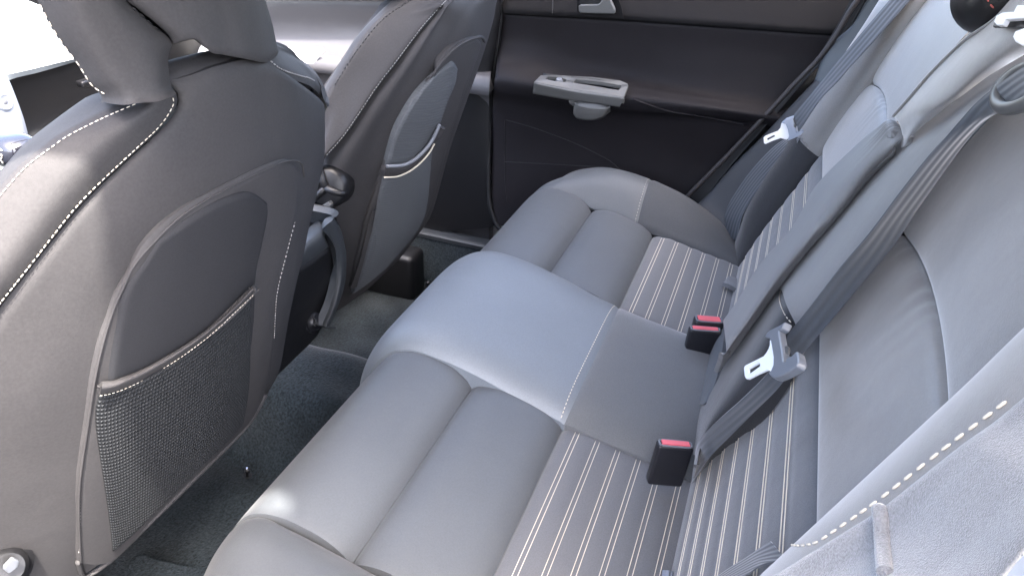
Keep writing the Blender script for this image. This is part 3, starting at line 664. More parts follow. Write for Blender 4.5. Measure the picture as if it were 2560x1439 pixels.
box('seat_cushion_front', (-.37, .98, .22), (.44, .50, .16), LEA2, fs, bev=.05, segs=5)
# recliner hardware at the lower left corner
kb = sub('recliner_bracket', fs)
gk = lambda P: P[0]+.60 if False else gnear(P)
lathe('recliner_knob', [(0, .012), (.014, .012), (.018, .008), (.019, 0), (.024, -.004), (.024, -.02)], R(gnear, [(14, 1415)], .012)[0], (-.3, -.8, .5), PLD, kb)
poly_slab('adjuster_lever', R(gnear, [(6, 1411, .026), (28, 1389, .026), (47, 1398, .026), (42, 1412, .026), (18, 1430, .026), (6, 1420, .026)]), (-.3, -.8, .5), .008, GRP, kb, bev=.002)

# ================================================================ FAR FRONT SEAT
ff = thing('front_seat', 'far front seat seen from its side with wavy stitched seam and silver-edged map pocket', 'car seat')
g0 = R(gfar, [(1240, -70), (1120, 0), (1090, 30), (1050, 75), (990, 155), (940, 220), (890, 295), (855, 345), (805, 400), (770, 450), (760, 520)], -.012)
ga = R(gfar, [(1160, -70), (1065, 0), (1010, 45), (965, 90), (915, 160), (870, 230), (832, 290), (800, 350)], -.04)
gb_ = R(gfar, [(1120, -70), (1027, -4), (965, 35), (925, 75), (880, 135), (855, 175), (830, 215), (811, 250), (780, 320)], -.058)
gc_ = R(gfar, [(1070, -70), (985, 0), (940, 40), (890, 95), (855, 150), (830, 190), (809, 226), (770, 310)], -.085)
loft('side_panel', [g0, ga, gb_], LEA2, ff, 70, 30, tuck=(.003, .003, 0, 0), w=.008, out=(-.1, -1, .3), key='fside')
loft('front_edge_panel', [gb_, gc_, back(gc_, .04, .008)], LEA2, ff, 70, 24, tuck=(.003, 0, 0, 0), w=.008, out=(-1, -.3, .6), skirt=0, key='fedge')
g1 = R(gfar, [(1260, -70), (1140, 0), (1105, 50), (1060, 130), (1000, 240), (950, 330), (910, 420), (880, 510), (862, 600), (850, 700), (846, 775)], -.006)
g2 = R(gfar, [(1290, -70), (1175, 10), (1130, 80), (1085, 180), (1030, 300), (985, 400), (945, 500), (915, 590), (895, 680), (880, 752)], 0)
g3 = R(gfar, [(1305, -70), (1210, 20), (1180, 85), (1150, 180), (1110, 300), (1070, 420), (1030, 520), (980, 620), (940, 705)], .004)
g4 = R(gfar, [(1290, -80), (1237, 0), (1232, 50), (1215, 115), (1190, 188), (1155, 285), (1125, 372), (1100, 465), (1080, 532), (1060, 567), (1020, 618)], -.004)
g00 = R(gfar, [(1250, -70), (1130, 0), (1098, 38), (1055, 95), (995, 185), (940, 265), (890, 345), (850, 410), (828, 500), (822, 600), (830, 780)], -.010)
loft('backrest_shell', [sh(g00, .0, .12, -.01), sh(g00, -.002, .05, 0), g00, g1, g2, g3, g4, sh(g4, .02, .05, 0), sh(g4, .02, .10, 0)], LEA2, ff, 90, 110, w=.01, out=(-.1, -1, .3), key='fshell', skirt=.02)
FP = [R(gfar, [(1080, 186), (1040, 250), (1000, 320), (965, 410), (935, 500), (915, 560), (895, 650), (878, 722)], .010),
      R(gfar, [(1105, 150), (1075, 250), (1040, 350), (1005, 450), (970, 540), (940, 620), (905, 718)], .012),
      R(gfar, [(1140, 116), (1125, 210), (1095, 320), (1060, 430), (1025, 530), (985, 610), (950, 690)], .012),
      R(gfar, [(1185, 94), (1175, 170), (1145, 270), (1110, 380), (1075, 490), (1045, 570), (990, 650)], .010),
      R(gfar, [(1207, 106), (1195, 147), (1160, 237), (1130, 322), (1105, 432), (1080, 512), (1050, 575), (1022, 612)], .004)]
loft('lower_back_panel', FP, LEA2, ff, 80, 60, tuck=(.004, .005, .005, 0), w=.008, out=(-.1, -1, .3), key='fpanel')
tube('piping', [q+np.array([0, -.0035, 0]) for q in R(gfar, [(1078, 190), (1090, 168), (1105, 150), (1120, 134), (1140, 116), (1165, 102), (1187, 94), (1200, 94), (1207, 104)], .008)], .0028, LEA2, ff, n=60)
FI = [R(gfar, [(1094, 183), (1050, 235), (1020, 282), (990, 342), (967, 420), (950, 490), (937, 560), (915, 640), (893, 718)], .0150),
      R(gfar, [(1120, 164), (1085, 260), (1050, 350), (1015, 450), (985, 540), (950, 620), (915, 706)], .018),
      R(gfar, [(1136, 156), (1120, 240), (1085, 350), (1055, 450), (1025, 540), (985, 620), (950, 680)], .018),
      R(gfar, [(1147, 168), (1140, 212), (1115, 267), (1096, 322), (1084, 370), (1079, 425), (1073, 500), (1060, 556), (1020, 612)], .013)]
loft('backing_fabric', FI, MS2, ff, 80, 50, tuck=(.004, .004, .004, 0), w=.007, out=(-.1, -1, .3), key='finner')
fp = sub('map_pocket', ff)
fT = [(965, 414), (1000, 412), (1020, 405), (1040, 393), (1060, 374), (1078, 350), (1092, 323), (1099, 311)]
fB = [(960, 444), (992, 442), (1012, 434), (1032, 423), (1052, 406), (1072, 385), (1086, 358), (1096, 335)]
loft('pocket_hem', [R(gfar, fT, .020), R(gfar, [((a+c)/2, (b+d)/2) for (a, b), (c, d) in zip(fT, fB)], .026), R(gfar, fB, .024)], LEA2, fp, 50, 16, tuck=(.002, .002, 0, 0), w=.005, out=(-.1, -1, .3), key='fhem')
tube('hem_trim', R(gfar, [(967, 416), (1000, 415), (1020, 409), (1040, 397), (1062, 376), (1080, 352), (1093, 326), (1099, 312)], .027), .0032, GRP, fp, n=60)
tube('hem_trim', R(gfar, [(961, 444), (992, 442), (1014, 434), (1034, 422), (1054, 405), (1073, 383), (1086, 360)], .027), .0016, THR, fp, n=60)
FM = [R(gfar, [(960, 446), (948, 490), (936, 560), (905, 680), (882, 740)], .015),
      R(gfar, [(1000, 441), (992, 520), (970, 600), (940, 680), (925, 710)], .024),
      R(gfar, [(1040, 418), (1040, 500), (1020, 580), (990, 640), (975, 665)], .026),
      R(gfar, [(1080, 372), (1078, 440), (1072, 502), (1060, 553), (1030, 600)], .016)]
loft('mesh_pouch', FM, MS2, fp, 60, 50, tuck=(.003, .004, 0, .006), w=.01, out=(-.1, -1, .3), key='fmesh')
loft('gusset', [R(gfar, [(930, 528), (920, 565), (900, 650), (876, 722)], .020), R(gfar, [(934, 524), (925, 590), (908, 660), (892, 718)], .024)], LEA2, fp, 30, 10, skirt=.006)
stitches('stitching', ['fside', 'fshell'], [(1124, -6), (1092, 26), (1052, 71), (992, 151), (942, 216), (892, 291), (857, 341), (812, 392)], ff, THG, ln=.0032, gap=.002, r=.0006)
stitches('stitching', ['fedge', 'fside'], [(1030, 0), (968, 40), (929, 79), (884, 139), (859, 178), (834, 219)], ff, PLD, ln=.004, gap=.003, r=.0008)
blob('headrest', (.37, .66, 1.005), (.125, .05, .075), LEA2, ff)
blob('backrest_top', (.37, .645, .815), (.17, .055, .055), LEA2, ff)
box('seat_cushion_front', (.385, 1.10, .22), (.40, .50, .16), LEA2, ff, bev=.05, segs=5)
# lumbar knob
lk = sub('lumbar_knob', ff)
kc = cast('fshell', 828, 462)[0]+np.array([-.008, 0, .0])
lathe('knob_base', [(0, .014), (.028, .014), (.033, .010), (.036, 0), (.036, -.03)], kc, (-1, -.25, .25), PLD, lk)
for k in range(3):
    th = math.radians(90+120*k+15); ax = Vector((-1, -.25, .25)).normalized(); qm = ax.to_track_quat('Z', 'Y').to_matrix()
    d = np.array(qm@Vector((math.cos(th), math.sin(th), 0)))
    tube('knob_lobe', [kc+np.array(ax)*.014, kc+d*.012+np.array(ax)*.018, kc+d*.026+np.array(ax)*.016, kc+d*.031+np.array(ax)*.008], lambda t: .007-.002*t, PLD, lk, n=14, sides=10)
# seat rail cover
rc = sub('seat_rail_cover', ff)
box('rail_cover', (.545, .83, .055), (.075, .15, .13), PLD, rc, bev=.015)
bk_ = thing('floor_hook', 'small black screw with bright tip standing on the far footwell carpet', 'screw')
pH = hit(gz(.02), 1068, 718)
lathe('hook_pin', [(0, .016), (.006, .016), (.006, .012), (.003, .010), (.003, 0), (.009, 0)], pH, (0, -.2, 1), PLD, bk_, n=14)
lathe('bright_tip', [(0, .018), (.003, .0175), (.003, .015)], pH+np.array([0, 0, .001]), (0, -.2, 1), CHR, bk_, n=10)
bk_ = thing('floor_hook', 'small black screw on the near footwell carpet in the shade below the front seat', 'screw')
pH = hit(gz(.02), 618, 1188)
lathe('hook_pin', [(0, .016), (.005, .016), (.005, .012), (.003, .010), (.003, 0), (.008, 0)], pH, (0, -.2, 1), PLD, bk_, n=14)
lathe('bright_tip', [(0, .018), (.003, .0175), (.003, .015)], pH+np.array([0, 0, .001]), (0, -.2, 1), CHR, bk_, n=10)

# ================================================================ FAR REAR DOOR
def Dx(L): return [hit(gx(p[2]), p[0], p[1]) for p in L]
dr = thing('rear_door', 'dark vinyl far rear door with silver pull handle on its armrest', 'car door')
up0 = Dx([(1250, -90, .70), (1500, -70, .70), (1800, -60, .70), (2250, -70, .70)])
up1 = Dx([(1254, -20, .672), (1500, -5, .672), (1800, 15, .672), (2190, 25, .672)])
up2 = Dx([(1256, 31, .652), (1360, 37, .652), (1550, 46, .652), (1800, 63, .652), (2130, 88, .652)])
loft('upper_trim', [up0, up1, up2], DOU, dr, 80, 30, tuck=(0, .006, .004, 0), w=.012, key='dup', skirt=.03)
d1 = Dx([(1254, 34, .664), (1360, 40, .664), (1550, 49, .664), (1800, 66, .664), (2130, 91, .664)])
d2 = Dx([(1246, 100, .670), (1360, 108, .670), (1550, 118, .670), (1800, 136, .668), (2110, 160, .668)])
d3 = Dx([(1240, 150, .650), (1330, 152, .655), (1450, 165, .668), (1600, 195, .665), (1800, 225, .655), (2060, 255, .655)])
d4 = Dx([(1238, 178, .625), (1300, 182, .625), (1400, 196, .640), (1580, 222, .632), (1800, 254, .632), (2000, 283, .640)])
d5 = Dx([(1234, 198, .612), (1300, 208, .606), (1400, 222, .606), (1580, 246, .606), (1800, 274, .612), (1980, 302, .624)])
d6 = Dx([(1232, 222, .618), (1300, 236, .614), (1400, 250, .614), (1580, 274, .614), (1800, 292, .622), (1960, 318, .634)])
d7 = Dx([(1230, 262, .645), (1300, 272, .645), (1400, 288, .645), (1580, 300, .642), (1800, 312, .640), (1940, 332, .648)])
d8 = Dx([(1228, 360, .662), (1400, 380, .664), (1580, 395, .664), (1800, 420, .664), (1900, 430, .664)])
d9 = Dx([(1226, 500, .655), (1400, 520, .655), (1600, 540, .655), (1800, 560, .655)])
d10 = Dx([(1236, 560, .645), (1400, 600, .645), (1600, 640, .645), (1800, 680, .645)])
loft('lower_trim_panel', [d1, d2, d3, d4, d5, d6, d7, d8, d9, d10], DOR, dr, 120, 110, tuck=(.004, 0, .006, 0), w=.012, out=(-1, 0, 0), key='dlow', skirt=.04)
stit = lambda pts, r=.0011: tube('panel_seam', [c[0] for c in castpath('dlow', pts, 30, .0004)], r, CLD, dr, n=50, sides=6)
stit([(1262, 300), (1262, 440), (1268, 505)]); stit([(1264, 300), (1340, 322), (1440, 360), (1520, 400), (1550, 425)])
stit([(1262, 405), (1400, 412), (1530, 420)])
tube('trim_edge', [c[0] for c in castpath('dlow', [(1585, 250), (1620, 262), (1680, 280), (1760, 292), (1860, 312)], 40, .0005)], .0022, DOR, dr, n=60)
tube('panel_split', [c[0] for c in castpath('dup', [(1382, -4), (1381, 37)], 20, .0003)], .0012, CLD, dr, n=10)
# pull handle
ph = sub('pull_handle', dr)
xo_ = .588
topo = Dx([(1342, 200, .592), (1352, 189, .612), (1380, 188, .618), (1480, 193, .620), (1560, 205, .620), (1570, 213, .612), (1560, 240, .592)])
fr1 = Dx([(1332, 203, .596), (1336, 211, .590), (1430, 224, .588), (1558, 240, .588)])
T_ = np.array([0, 0, 1.])
nrm_top = (-.35, 0, 1.)
outer = Dx([(1335, 206, .590), (1352, 189, .612), (1400, 189, .620), (1480, 193, .624), (1550, 202, .624), (1569, 210, .618), (1571, 216, .610), (1560, 243, .588), (1430, 224, .588)])
hole1 = Dx([(1364, 199, .600), (1370, 192, .610), (1400, 194, .612), (1416, 200, .610), (1412, 206, .600), (1390, 204, .598)])
hole2 = Dx([(1432, 207, .600), (1440, 199, .611), (1500, 205, .613), (1552, 214, .613), (1553, 218, .608), (1546, 226, .600)])
def frame_ring(name, outer, holes, m, parent):
    bm = bmesh.new(); E_ = []
    for pts in [outer]+holes:
        vs = [bm.verts.new(tuple(p)) for p in pts]
        E_ += [bm.edges.new((vs[i], vs[(i+1) % len(vs)])) for i in range(len(vs))]
    r = bmesh.ops.triangle_fill(bm, use_beauty=True, edges=E_, normal=Vector(nrm_top))
    fs_ = [g for g in r['geom'] if isinstance(g, bmesh.types.BMFace)]
    e = bmesh.ops.extrude_face_region(bm, geom=fs_)
    bmesh.ops.translate(bm, verts=[g for g in e['geom'] if isinstance(g, bmesh.types.BMVert)], vec=(.0, 0, -.007))
    bmesh.ops.recalc_face_normals(bm, faces=bm.faces)
    me = bpy.data.meshes.new(name); bm.to_mesh(me); bm.free(); me.materials.append(m)
    o = bpy.data.objects.new(name, me); COL.objects.link(o); o.parent = parent; return o
frame_ring('top_frame', outer, [hole1, hole2], SIL, ph)
loft('front_face', [Dx([(1335, 206, .5895), (1430, 223, .5875), (1500, 233, .5875), (1560, 242, .5875)]), Dx([(1334, 210, .586), (1430, 230, .584), (1500, 240, .584), (1558, 248, .584)]), Dx([(1331, 236, .592), (1420, 252, .590), (1500, 262, .590), (1548, 270, .590)])], SIL, ph, 30, 12, skirt=.016, tuck=(.002, .002, .001, .001), w=.004)
loft('end_face', [Dx([(1560, 242, .588), (1571, 214, .611)]), Dx([(1548, 270, .590), (1562, 240, .613)])], SIL, ph, 8, 8, skirt=0)
loft('grip_well', [Dx([(1425, 206, .612), (1500, 214, .612), (1555, 224, .612)]), Dx([(1436, 214, .63), (1500, 222, .63), (1548, 232, .63)])], PLD, ph, 10, 6)
loft('switch_well', [Dx([(1355, 196, .612), (1420, 204, .612)]), Dx([(1362, 206, .625), (1414, 214, .625)])], PLD, ph, 8, 5)
lathe('window_switch', [(0, .006), (.006, .005), (.008, 0), (.008, -.004)], hit(gx(.606), 1398, 203), (-.4, 0, 1), GRP, ph, n=16)
ash = sub('ashtray', dr)
a1 = Dx([(1438, 250, .600), (1440, 264, .596), (1446, 268, .594), (1480, 275, .594), (1512, 274, .596), (1526, 268, .602)])
a2 = Dx([(1434, 270, .603), (1434, 285, .601), (1446, 296, .602), (1480, 299, .602), (1505, 292, .604), (1524, 276, .608)])
a0 = Dx([(1436, 240, .612), (1450, 244, .605), (1470, 250, .602), (1490, 252, .602), (1510, 254, .604), (1526, 256, .610)])
loft('ashtray_lid', [a0, a1], SIL, ash, 30, 10, tuck=(0, .0015, 0, 0), w=.003)
loft('ashtray_bin', [sh(a1, .001, 0, -.001), a2, sh(a2, .012, 0, -.006)], SIL, ash, 30, 10, tuck=(.001, 0, 0, 0), w=.002)
# inner release handle at the top
ih = sub('release_handle', dr)
poly_slab('bezel', pxpoly(gx(.648), [(1443, -60), (1443, 30), (1470, 42), (1560, 48), (1555, 20), (1535, -30), (1520, -60)]), (-1, 0, 0), .002, DOU, ih)
poly_slab('handle_recess', pxpoly(gx(.645), [(1449, -60), (1449, 10), (1510, 12), (1530, -60)]), (-1, 0, 0), .001, PLD, ih, bev=0)
poly_slab('lever', pxpoly(gx(.640), [(1449, 14), (1454, 11), (1498, 10), (1503, 6), (1511, -10), (1516, -40), (1526, -40), (1528, -4), (1540, 22), (1540, 32), (1536, 34), (1454, 32), (1450, 28)]), (-1, 0, 0), .010, SIL, ih, bev=.003, segs=3)

# ================================================================ FAR FRONT DOOR
fd = thing('front_door', 'far front door with grey vinyl panel and silver armrest pull, seen past the headrest', 'car door')
e0 = Dx([(640, -30, .70), (900, -25, .70), (1150, -20, .70), (1260, -15, .70)])
e1 = Dx([(640, 4, .68), (800, 8, .68), (1000, 14, .68), (1245, 22, .68)])
e2 = Dx([(640, 60, .70), (800, 66, .70), (1000, 75, .70), (1240, 92, .70)])
e3 = Dx([(600, 110, .69), (800, 118, .685), (860, 128, .68), (1000, 140, .68), (1230, 160, .68)])
e4 = Dx([(560, 128, .62), (790, 142, .62), (860, 150, .62), (1000, 165, .62), (1225, 195, .62)])
e5 = Dx([(560, 160, .61), (780, 180, .61), (860, 190, .61), (1000, 205, .61), (1222, 240, .61)])
e6 = Dx([(540, 186, .65), (780, 200, .65), (860, 210, .65), (1000, 225, .65), (1222, 260, .65)])
e7 = Dx([(520, 350, .68), (780, 400, .68), (1000, 430, .68), (1222, 470, .68)])
e8 = Dx([(520, 500, .68), (780, 560, .68), (1000, 600, .68), (1222, 640, .68)])
FDM = mat('front_door_vinyl', (.06, .058, .062), .5, bump=.2, bscale=900, wear=.05)
loft('door_trim', [e0, e1, e2, e3, e4, e5, e6, e7, e8], FDM, fd, 60, 70, skirt=.03)
loft('belt_line_trim', [Dx([(640, -40, .66), (900, -36, .66), (1260, -30, .66)]), Dx([(640, -2, .665), (900, 2, .665), (1250, 12, .665)])], CLD, fd, 30, 8)
poly_slab('door_pull', pxpoly(gx(.612), [(690, 122), (805, 124), (811, 130), (800, 142), (786, 160), (780, 182), (760, 195), (690, 190)]), (-.5, 0, 1), .006, WHP, fd, hole=pxpoly(gx(.612), [(706, 130), (790, 134), (786, 140), (712, 138)]))
loft('sweeping_trim', [Dx([(455, 100, .60), (470, 130, .59), (482, 155, .58)]), Dx([(480, 92, .60), (500, 120, .59), (520, 150, .58)]), Dx([(495, 88, .62), (530, 118, .61), (575, 140, .60)])], WHP, fd, 14, 12)

# ================================================================ BODY: pillars, sill, floor, shell
bp_ = struct(loft('pillar', [Dx([(1262, -80, .665), (1258, 30, .665), (1246, 120, .665), (1236, 190, .662), (1232, 300, .66), (1230, 480, .66), (1240, 560, .66)]),
     Dx([(1240, -80, .640), (1236, 30, .640), (1226, 120, .640), (1218, 190, .645), (1214, 300, .65), (1212, 480, .65), (1216, 570, .65)]),
     Dx([(1200, -80, .63), (1196, 30, .63), (1180, 120, .63), (1160, 220, .635), (1140, 330, .64), (1120, 480, .645), (1090, 580, .65)]),
     Dx([(1120, -80, .64), (1110, 30, .64), (1100, 120, .64), (1080, 220, .645), (1060, 330, .65), (1040, 480, .65), (1000, 580, .65)])], PLD, None, 60, 40, tuck=(.008, 0, 0, 0), w=.01))
tube_s = tube('door_seal', Dx([(1256, -80, .668), (1252, 30, .668), (1242, 120, .668), (1232, 190, .665), (1224, 300, .66), (1222, 480, .655), (1236, 548, .648), (1262, 582, .64), (1320, 610, .64)]), .006, CLD, None, n=80); struct(tube_s)
tube_s = tube('door_seal', Dx([(2190, -60, .625), (2128, 24, .625), (2090, 90, .625), (2045, 150, .625), (1985, 212, .625), (1930, 272, .625), (1820, 388, .625), (1722, 488, .625), (1690, 530, .62)]), .005, mat('rubber_seal', (.035, .030, .030), .55), None, n=100); struct(tube_s)
struct(loft('pillar', [Dx([(2155, -60, .64), (2095, 60, .64), (2045, 140, .64), (1990, 205, .64), (1930, 270, .64), (1820, 388, .64), (1722, 490, .64)]), Dx([(2195, -60, .63), (2130, 60, .63), (2070, 140, .63), (2010, 205, .63), (1950, 275, .63), (1840, 400, .63), (1750, 510, .63)])], CLD, None, 50, 8, skirt=.02))
ct = thing('pillar_trim', 'blue-grey trim panel between the far door seal and the far seat belt', 'pillar trim')
# lower grey side trim
loft('lower_trim', [Dx([(2034, 196, .615), (1975, 258, .615), (1900, 340, .615), (1830, 410, .615), (1772, 478, .61), (1738, 512, .60)]),
                    Dx([(2062, 220, .59), (2010, 290, .59), (1930, 390, .59), (1870, 470, .585), (1820, 540, .58), (1790, 572, .57)]),
                    Dx([(2100, 260, .57), (2050, 330, .57), (1970, 430, .565), (1900, 530, .56), (1850, 610, .555), (1840, 630, .55)])], PIL, ct, 60, 30, tuck=(.010, 0, .003, 0), w=.02, skirt=.03)
loft('upper_trim', [Dx([(2230, -80, .635), (2160, 5, .632), (2128, 58, .630), (2062, 128, .625), (2036, 192, .618), (2022, 240, .612)]),
                    Dx([(2290, -80, .62), (2220, 5, .62), (2170, 80, .615), (2110, 160, .605), (2075, 220, .60), (2050, 270, .595)]),
                    Dx([(2400, -80, .59), (2330, 5, .585), (2250, 100, .58), (2180, 190, .575), (2110, 270, .57), (2080, 310, .57)])], mat('upper_pillar_trim', (.09, .105, .12), .5), ct, 60, 30, tuck=(.006, 0, 0, .004), w=.015)
# sill
sl = struct(loft('door_sill', [[(.66, y, .135) for y in (.45, .8, 1.2)], [(.625, y, .133) for y in (.45, .8, 1.2)]], CON, None, 20, 8, tuck=(0, .004, 0, 0), w=.01, skirt=.01))
struct(loft('kick_panel', [[(.63, y, .128) for y in (.30, .8, 1.3)], [(.622, y, .06) for y in (.30, .8, 1.3)], [(.60, y, -.01) for y in (.30, .8, 1.3)]], CAR, None, 20, 20))
# floor with transmission tunnel, as one heightfield
def fz(x, y):
    t = .145*(1/(1+math.exp((abs(x-.02)-.105)/.012)))
    t *= 1.0 if y > .15 else 1
    n_ = .004*math.sin(x*31+y*17)+.003*math.sin(x*57-y*43)
    return t+n_*.6
VX = np.linspace(-.72, .66, 120); VY = np.linspace(.05, 2.0, 150)
V = [(x, y, fz(x, y)) for y in VY for x in VX]; F = [(j*120+i, j*120+i+1, (j+1)*120+i+1, (j+1)*120+i) for j in range(149) for i in range(119)]
fl_ = struct(mesh_obj('floor', V, F, CAR))
mt = thing('floor_mat', 'loose dark carpet mat edge lying in the near footwell behind the front seat', 'floor mat')
loft('mat_sheet', [R(gz(.018), [(350, 1384), (380, 1395), (440, 1410), (520, 1425), (620, 1445)]), R(gz(.018), [(300, 1439), (400, 1480), (600, 1520)])], CAR, mt, 30, 20, skirt=.006)
# car shell (closes the cabin)
shell = thing('car_body', 'white car body shell around the cabin with window openings, its unseen rooftop cut to shape the sunlight', 'car')
def bxs(name, x0, x1, y0, y1, z0, z1, m): return box(name, ((x0+x1)/2, (y0+y1)/2, (z0+z1)/2), (x1-x0, y1-y0, z1-z0), m, shell, bev=.003, segs=1)
def open_door():
    hx, hy, L, a = -.76, .66, .98, math.radians(62)
    dx, dy = -math.sin(a), -math.cos(a)
    c = (hx+dx*L/2, hy+dy*L/2); rot = Matrix.Rotation(math.atan2(dy, dx), 4, 'Z')
    box('open_near_door', (c[0], c[1], .28), (L, .07, .86), DOR, shell, rot=rot, bev=.02)
    box('open_door_window_frame', (c[0], c[1], 1.10), (L*.9, .03, .04), DOR, shell, rot=rot, bev=.01)
open_door()
bxs('windscreen_header', -.55, .55, 1.05, 1.12, 1.10, 1.13, HDL); bxs('far_roof_rail', .56, .62, -.35, 1.12, 1.09, 1.13, HDL)
tube('far_centre_pillar', [(.70, .68, .74), (.66, .67, .95), (.60, .64, 1.12)], .035, HDL, shell, n=12, sides=12)
bxs('near_front_door', -.80, -.72, .70, 1.9, -.10, .68, PNT); bxs('near_centre_pillar', -.76, -.66, .62, .70, -.10, 1.12, CLD)
bxs('near_rear_quarter', -.80, -.72, -1.0, -.42, -.10, .70, PNT)
bxs('far_side', .735, .80, -1.0, 2.6, -.15, .70, PNT); bxs('firewall', -.75, .75, 2.05, 2.10, -.1, .62, CLD); bxs('underbody', -.72, .80, -1.0, 2.6, -.20, -.06, CLD)
RO = [(.55, .55), (-.63, .55), (-.625, .37), (-.612, .345), (-.63, .325), (-.69, .285), (-.715, .265), (-.70, .22), (-.655, .155), (-.667, .122), (-.69, .105), (-.70, .14), (-.72, .20), (-.90, .20), (-.90, .02), (-.75, 0), (-.76, -.15), (-.76, -.33), (.55, -.33)]  # unseen slab outline: near edge shaped for sun patches, front cut for skylight
poly_slab('roof_sun_cut', [(x, y, 1.13) for x, y in RO], (0, 0, 1), .03, HDL, shell, bev=0)
bxs('parcel_shelf', -.70, .73, -.95, -.42, .72, .75, CLD); bxs('rear_bulkhead', -.70, .73, -.60, -.56, -.1, .72, CLD)
ground = struct(mesh_obj('ground', [(-60, -60, -.42), (60, -60, -.42), (60, 60, -.42), (-60, 60, -.42)], [(0, 1, 2, 3)], GRN))

# ================================================================ CENTRE CONSOLE, DASHBOARD
cn = thing('centre_console', 'dark centre console with parking brake and a round power socket between the front seats', 'centre console')
gcn = lambda P: .665+.10*(P[2]-.30)*0-P[1]+.0
# hard rear face with a light sloping top
lid0 = R(gy(.640), [(690, 690), (735, 632), (765, 606), (809, 577)]); 
loft('lid_top', [R(gy(.70), [(690, 640), (760, 580), (800, 545)]), R(gy(.650), [(700, 668), (765, 608), (809, 577)]), R(gy(.645), [(690, 700), (748, 672), (790, 645), (826, 617)])], CON, cn, 30, 20, tuck=(0, .003, 0, .003), w=.008)
loft('rear_face', [R(gy(.646), [(690, 700), (748, 673), (790, 646), (828, 616)]), R(gy(.652), [(680, 780), (735, 740), (790, 700), (838, 660)]), R(gy(.664), [(660, 900), (720, 850), (780, 790), (838, 720)]), R(gy(.668), [(640, 990), (733, 900), (790, 842), (812, 800), (828, 760)])], PLD, cn, 40, 40, tuck=(.004, 0, 0, .006), w=.010, key='crf')
t0 = R(gy(.648), [(806, 553), (824, 582), (838, 620), (846, 665), (845, 705), (832, 760), (808, 820)])
t1 = R(gy(.642), [(816, 545), (838, 575), (850, 608), (855, 650), (852, 705), (838, 760), (814, 818)])
t2 = R(gy(.655), [(826, 537), (845, 565), (854, 594), (862, 640), (859, 705), (845, 750), (821, 812)])
loft('side_trim_ring', [t0, t1, t2, sh(t2, 0, .06, 0)], CON, cn, 50, 24, tuck=(.004, 0, 0, 0), w=.006, key='ctr')
loft('console_side', [sh(t2, .004, .02, 0), sh(t2, .004, .30, 0), sh(t2, .004, .60, 0)], PLD, cn, 30, 10)
sk = sub('power_socket', cn)
pc = cast('crf', 782, 803)[0]
lathe('socket_cap', [(0, .009), (.013, .0085), (.0155, .006), (.0165, 0), (.020, -.001), (.020, -.006)], pc, (.10, -1, .22), PLB, sk)
def glyph(pts, r=.0007): tube('cigar_symbol', [hit(gy(pc[1]-.0095), *p) for p in pts], r, SIL, sk, n=20, sides=6)
glyph([(786, 796), (791, 799), (787, 803), (792, 806)]); glyph([(784, 811), (789, 815), (794, 810), (792, 805)]); glyph([(787, 807), (792, 811)])
hb = sub('parking_brake', cn)
tube('lever_grip', R(gx(.09), [(700, 505), (760, 490), (800, 492), (826, 502)]), .016, SIL, hb, n=30, sides=16, flat=.6)
poly_slab('lever_cap', pxpoly(gx(.075), [(813, 508), (832, 497), (838, 505), (836, 514), (815, 523)]), (-1, 0, 0), .014, SIL, hb, bev=.002)
tube('hinge_bar', R(gx(.07), [(776, 532), (800, 518), (812, 514)]), .0035, SIL, hb, n=10)
lathe('hinge_screw', [(0, .003), (.003, .002), (.004, 0)], hit(gx(.068), 808, 517), (-1, 0, .3), CHR, hb, n=14)
box('hinge_block', hit(gx(.085), 790, 545), (.03, .07, .045), PLD, cn, bev=.006)
box('lid', (.0, .92, .40), (.17, .46, .05), PLD, cn, bev=.02, segs=4)
# dashboard far away at the left edge
ds = thing('dashboard', 'sunlit pale dashboard top with dark glovebox below, far left behind the headrest', 'dashboard')
DD = [R(gy(1.34), [(-60, 205), (20, 186), (60, 178), (130, 161), (200, 145), (300, 125), (460, 95), (640, 62)]), R(gy(1.37), [(-60, 175), (20, 158), (130, 132), (200, 116), (300, 96), (460, 66), (640, 33)])]
dtop = [sh(DD[1], 0, .25, .10), sh(DD[1], 0, .70, .20)]
loft('dash_top', [DD[0], DD[1]]+dtop, DSH, ds, 40, 40, key='dash')
loft('glovebox', [sh(DD[0], 0, .02, -.004), sh(DD[0], 0, .05, -.12), sh(DD[0], 0, .02, -.25), sh(DD[0], 0, .25, -.45)], CLD, ds, 30, 30)
box('glovebox_latch', hit(gy(1.33), 213, 208), (.03, .02, .014), PLD, ds, bev=.004)
st = thing('centre_stack', 'curved silvery centre stack with a round button at the left edge', 'centre stack')
s0 = R(gx(.02), [(-20, 150), (0, 172), (16, 200), (35, 245), (55, 300), (68, 350), (80, 400)])
loft('stack_panel', [sh(s0, -.24, 0, 0), sh(s0, -.10, -.004, .004), s0, sh(s0, .006, .02, 0), sh(s0, .0, .05, -.01)], STK, st, 40, 30, key='stk')
bpz = cast('stk', 10, 255)
if bpz is not None:
    lathe('round_button', [(0, .002), (.010, .002), (.0125, .004), (.0145, .003), (.016, 0)], bpz[0], bpz[1], STK, st)
    lathe('button_mark', [(0, .0024), (.004, .0024), (.0045, .002)], bpz[0]+bpz[1]*.001, bpz[1], GRP, st, n=20)
gl = thing('gear_lever', 'glossy black gear lever knob with pale shift pattern at the left edge', 'gear lever')
gp = hit(gx(-.12), 30, 374)
blob('knob', gp, (.032, .040, .026), mat('glossy_black', (.01, .01, .014), .12, coat=1, coatr=.08), gl)
tube('gaiter', [gp+np.array([0, 0, -.01]), gp+np.array([0, 0, -.12])], lambda t: .012+.03*t, PLD, gl, n=12, sides=16)
kk = lambda pts: [c[0] for c in castpath('knob', pts, 16, .0008)]
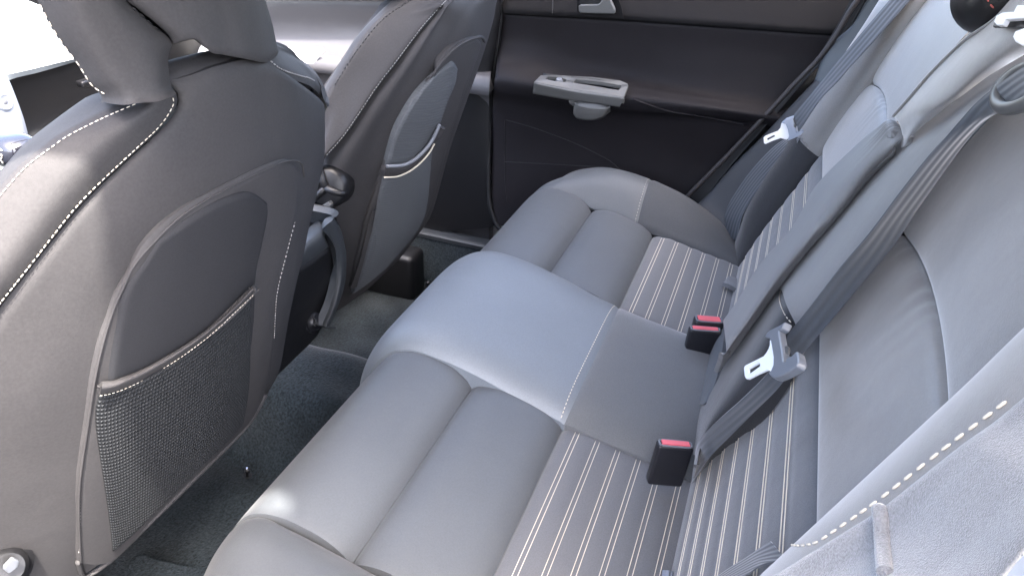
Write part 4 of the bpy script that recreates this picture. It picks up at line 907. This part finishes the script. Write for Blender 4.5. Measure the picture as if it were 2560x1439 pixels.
for pts in ([(2, 385), (6, 392), (3, 400), (8, 408)], [(-2, 372), (6, 378)]):
    h = kk(pts)
    if len(h) > 3: tube('shift_pattern', h, .0012, THG, gl, n=12, sides=6)

# ================================================================ NEAR SIDE: bolster seam stitches, velour side trim
V0 = [hit(gx(p[2]), p[0], p[1]) for p in [(2660, 915, -.592), (2560, 995, -.594), (2490, 1052, -.595), (2410, 1108, -.597), (2300, 1196, -.599), (2208, 1270, -.600), (2130, 1320, -.602), (2010, 1394, -.603), (1930, 1442, -.604), (1860, 1480, -.606)]]
V1 = [hit(gx(p[2]), p[0], p[1]) for p in [(2700, 960, -.606), (2600, 1030, -.608), (2520, 1085, -.610), (2450, 1130, -.612), (2350, 1225, -.614), (2260, 1320, -.616), (2170, 1385, -.618), (2080, 1440, -.62), (2000, 1480, -.622), (1930, 1530, -.624)]]
V2 = [hit(gx(p[2]), p[0], p[1]) for p in [(2760, 1060, -.640), (2660, 1140, -.642), (2580, 1190, -.644), (2520, 1240, -.645), (2440, 1320, -.647), (2370, 1390, -.65), (2300, 1440, -.652), (2220, 1490, -.654), (2120, 1550, -.656), (2000, 1600, -.658)]]
V3 = [hit(gx(p[2]), p[0], p[1]) for p in [(2800, 1200, -.668), (2640, 1300, -.672), (2560, 1372, -.675), (2515, 1420, -.677), (2480, 1460, -.679), (2420, 1500, -.68), (2340, 1560, -.682), (2260, 1600, -.684), (2160, 1640, -.686), (2040, 1700, -.688)]]
vt = thing('side_trim', 'pale velour covered wheel arch trim with a raised vertical seam in the lower right corner', 'side trim')
loft('velour_cover', [sh(V0, .008, .0, -.02), V0, V1, V2, V3, sh(V3, -.004, 0, -.03)], VEL, vt, 110, 110, skirt=.01, key='vel')
rb = castpath('vel', [(2203, 1276), (2206, 1300), (2210, 1350), (2214, 1400), (2218, 1439)], 30, .001)
if len(rb) > 4: tube('raised_seam', [c[0] for c in rb], .0035, VEL, vt, n=40, sides=10)
# door-side paint sliver and near sill
ns_ = thing('near_sill', 'white painted near door sill at the lower right corner', 'door sill')
loft('painted_sill', [Dx([(2700, 1250, -.70), (2560, 1385, -.70), (2514, 1440, -.70), (2460, 1490, -.70)]), Dx([(2760, 1350, -.74), (2640, 1440, -.74), (2580, 1500, -.74), (2540, 1560, -.74)])], PNT, ns_, 20, 12, skirt=.02)
stitches('stitch', ['bbu_near', 'bbl_near'], pl, bpy.data.objects['seat_backrest.001'], THR, ln=.0060, gap=.0032, r=.0008, single=True)
bpy.context.view_layer.update()
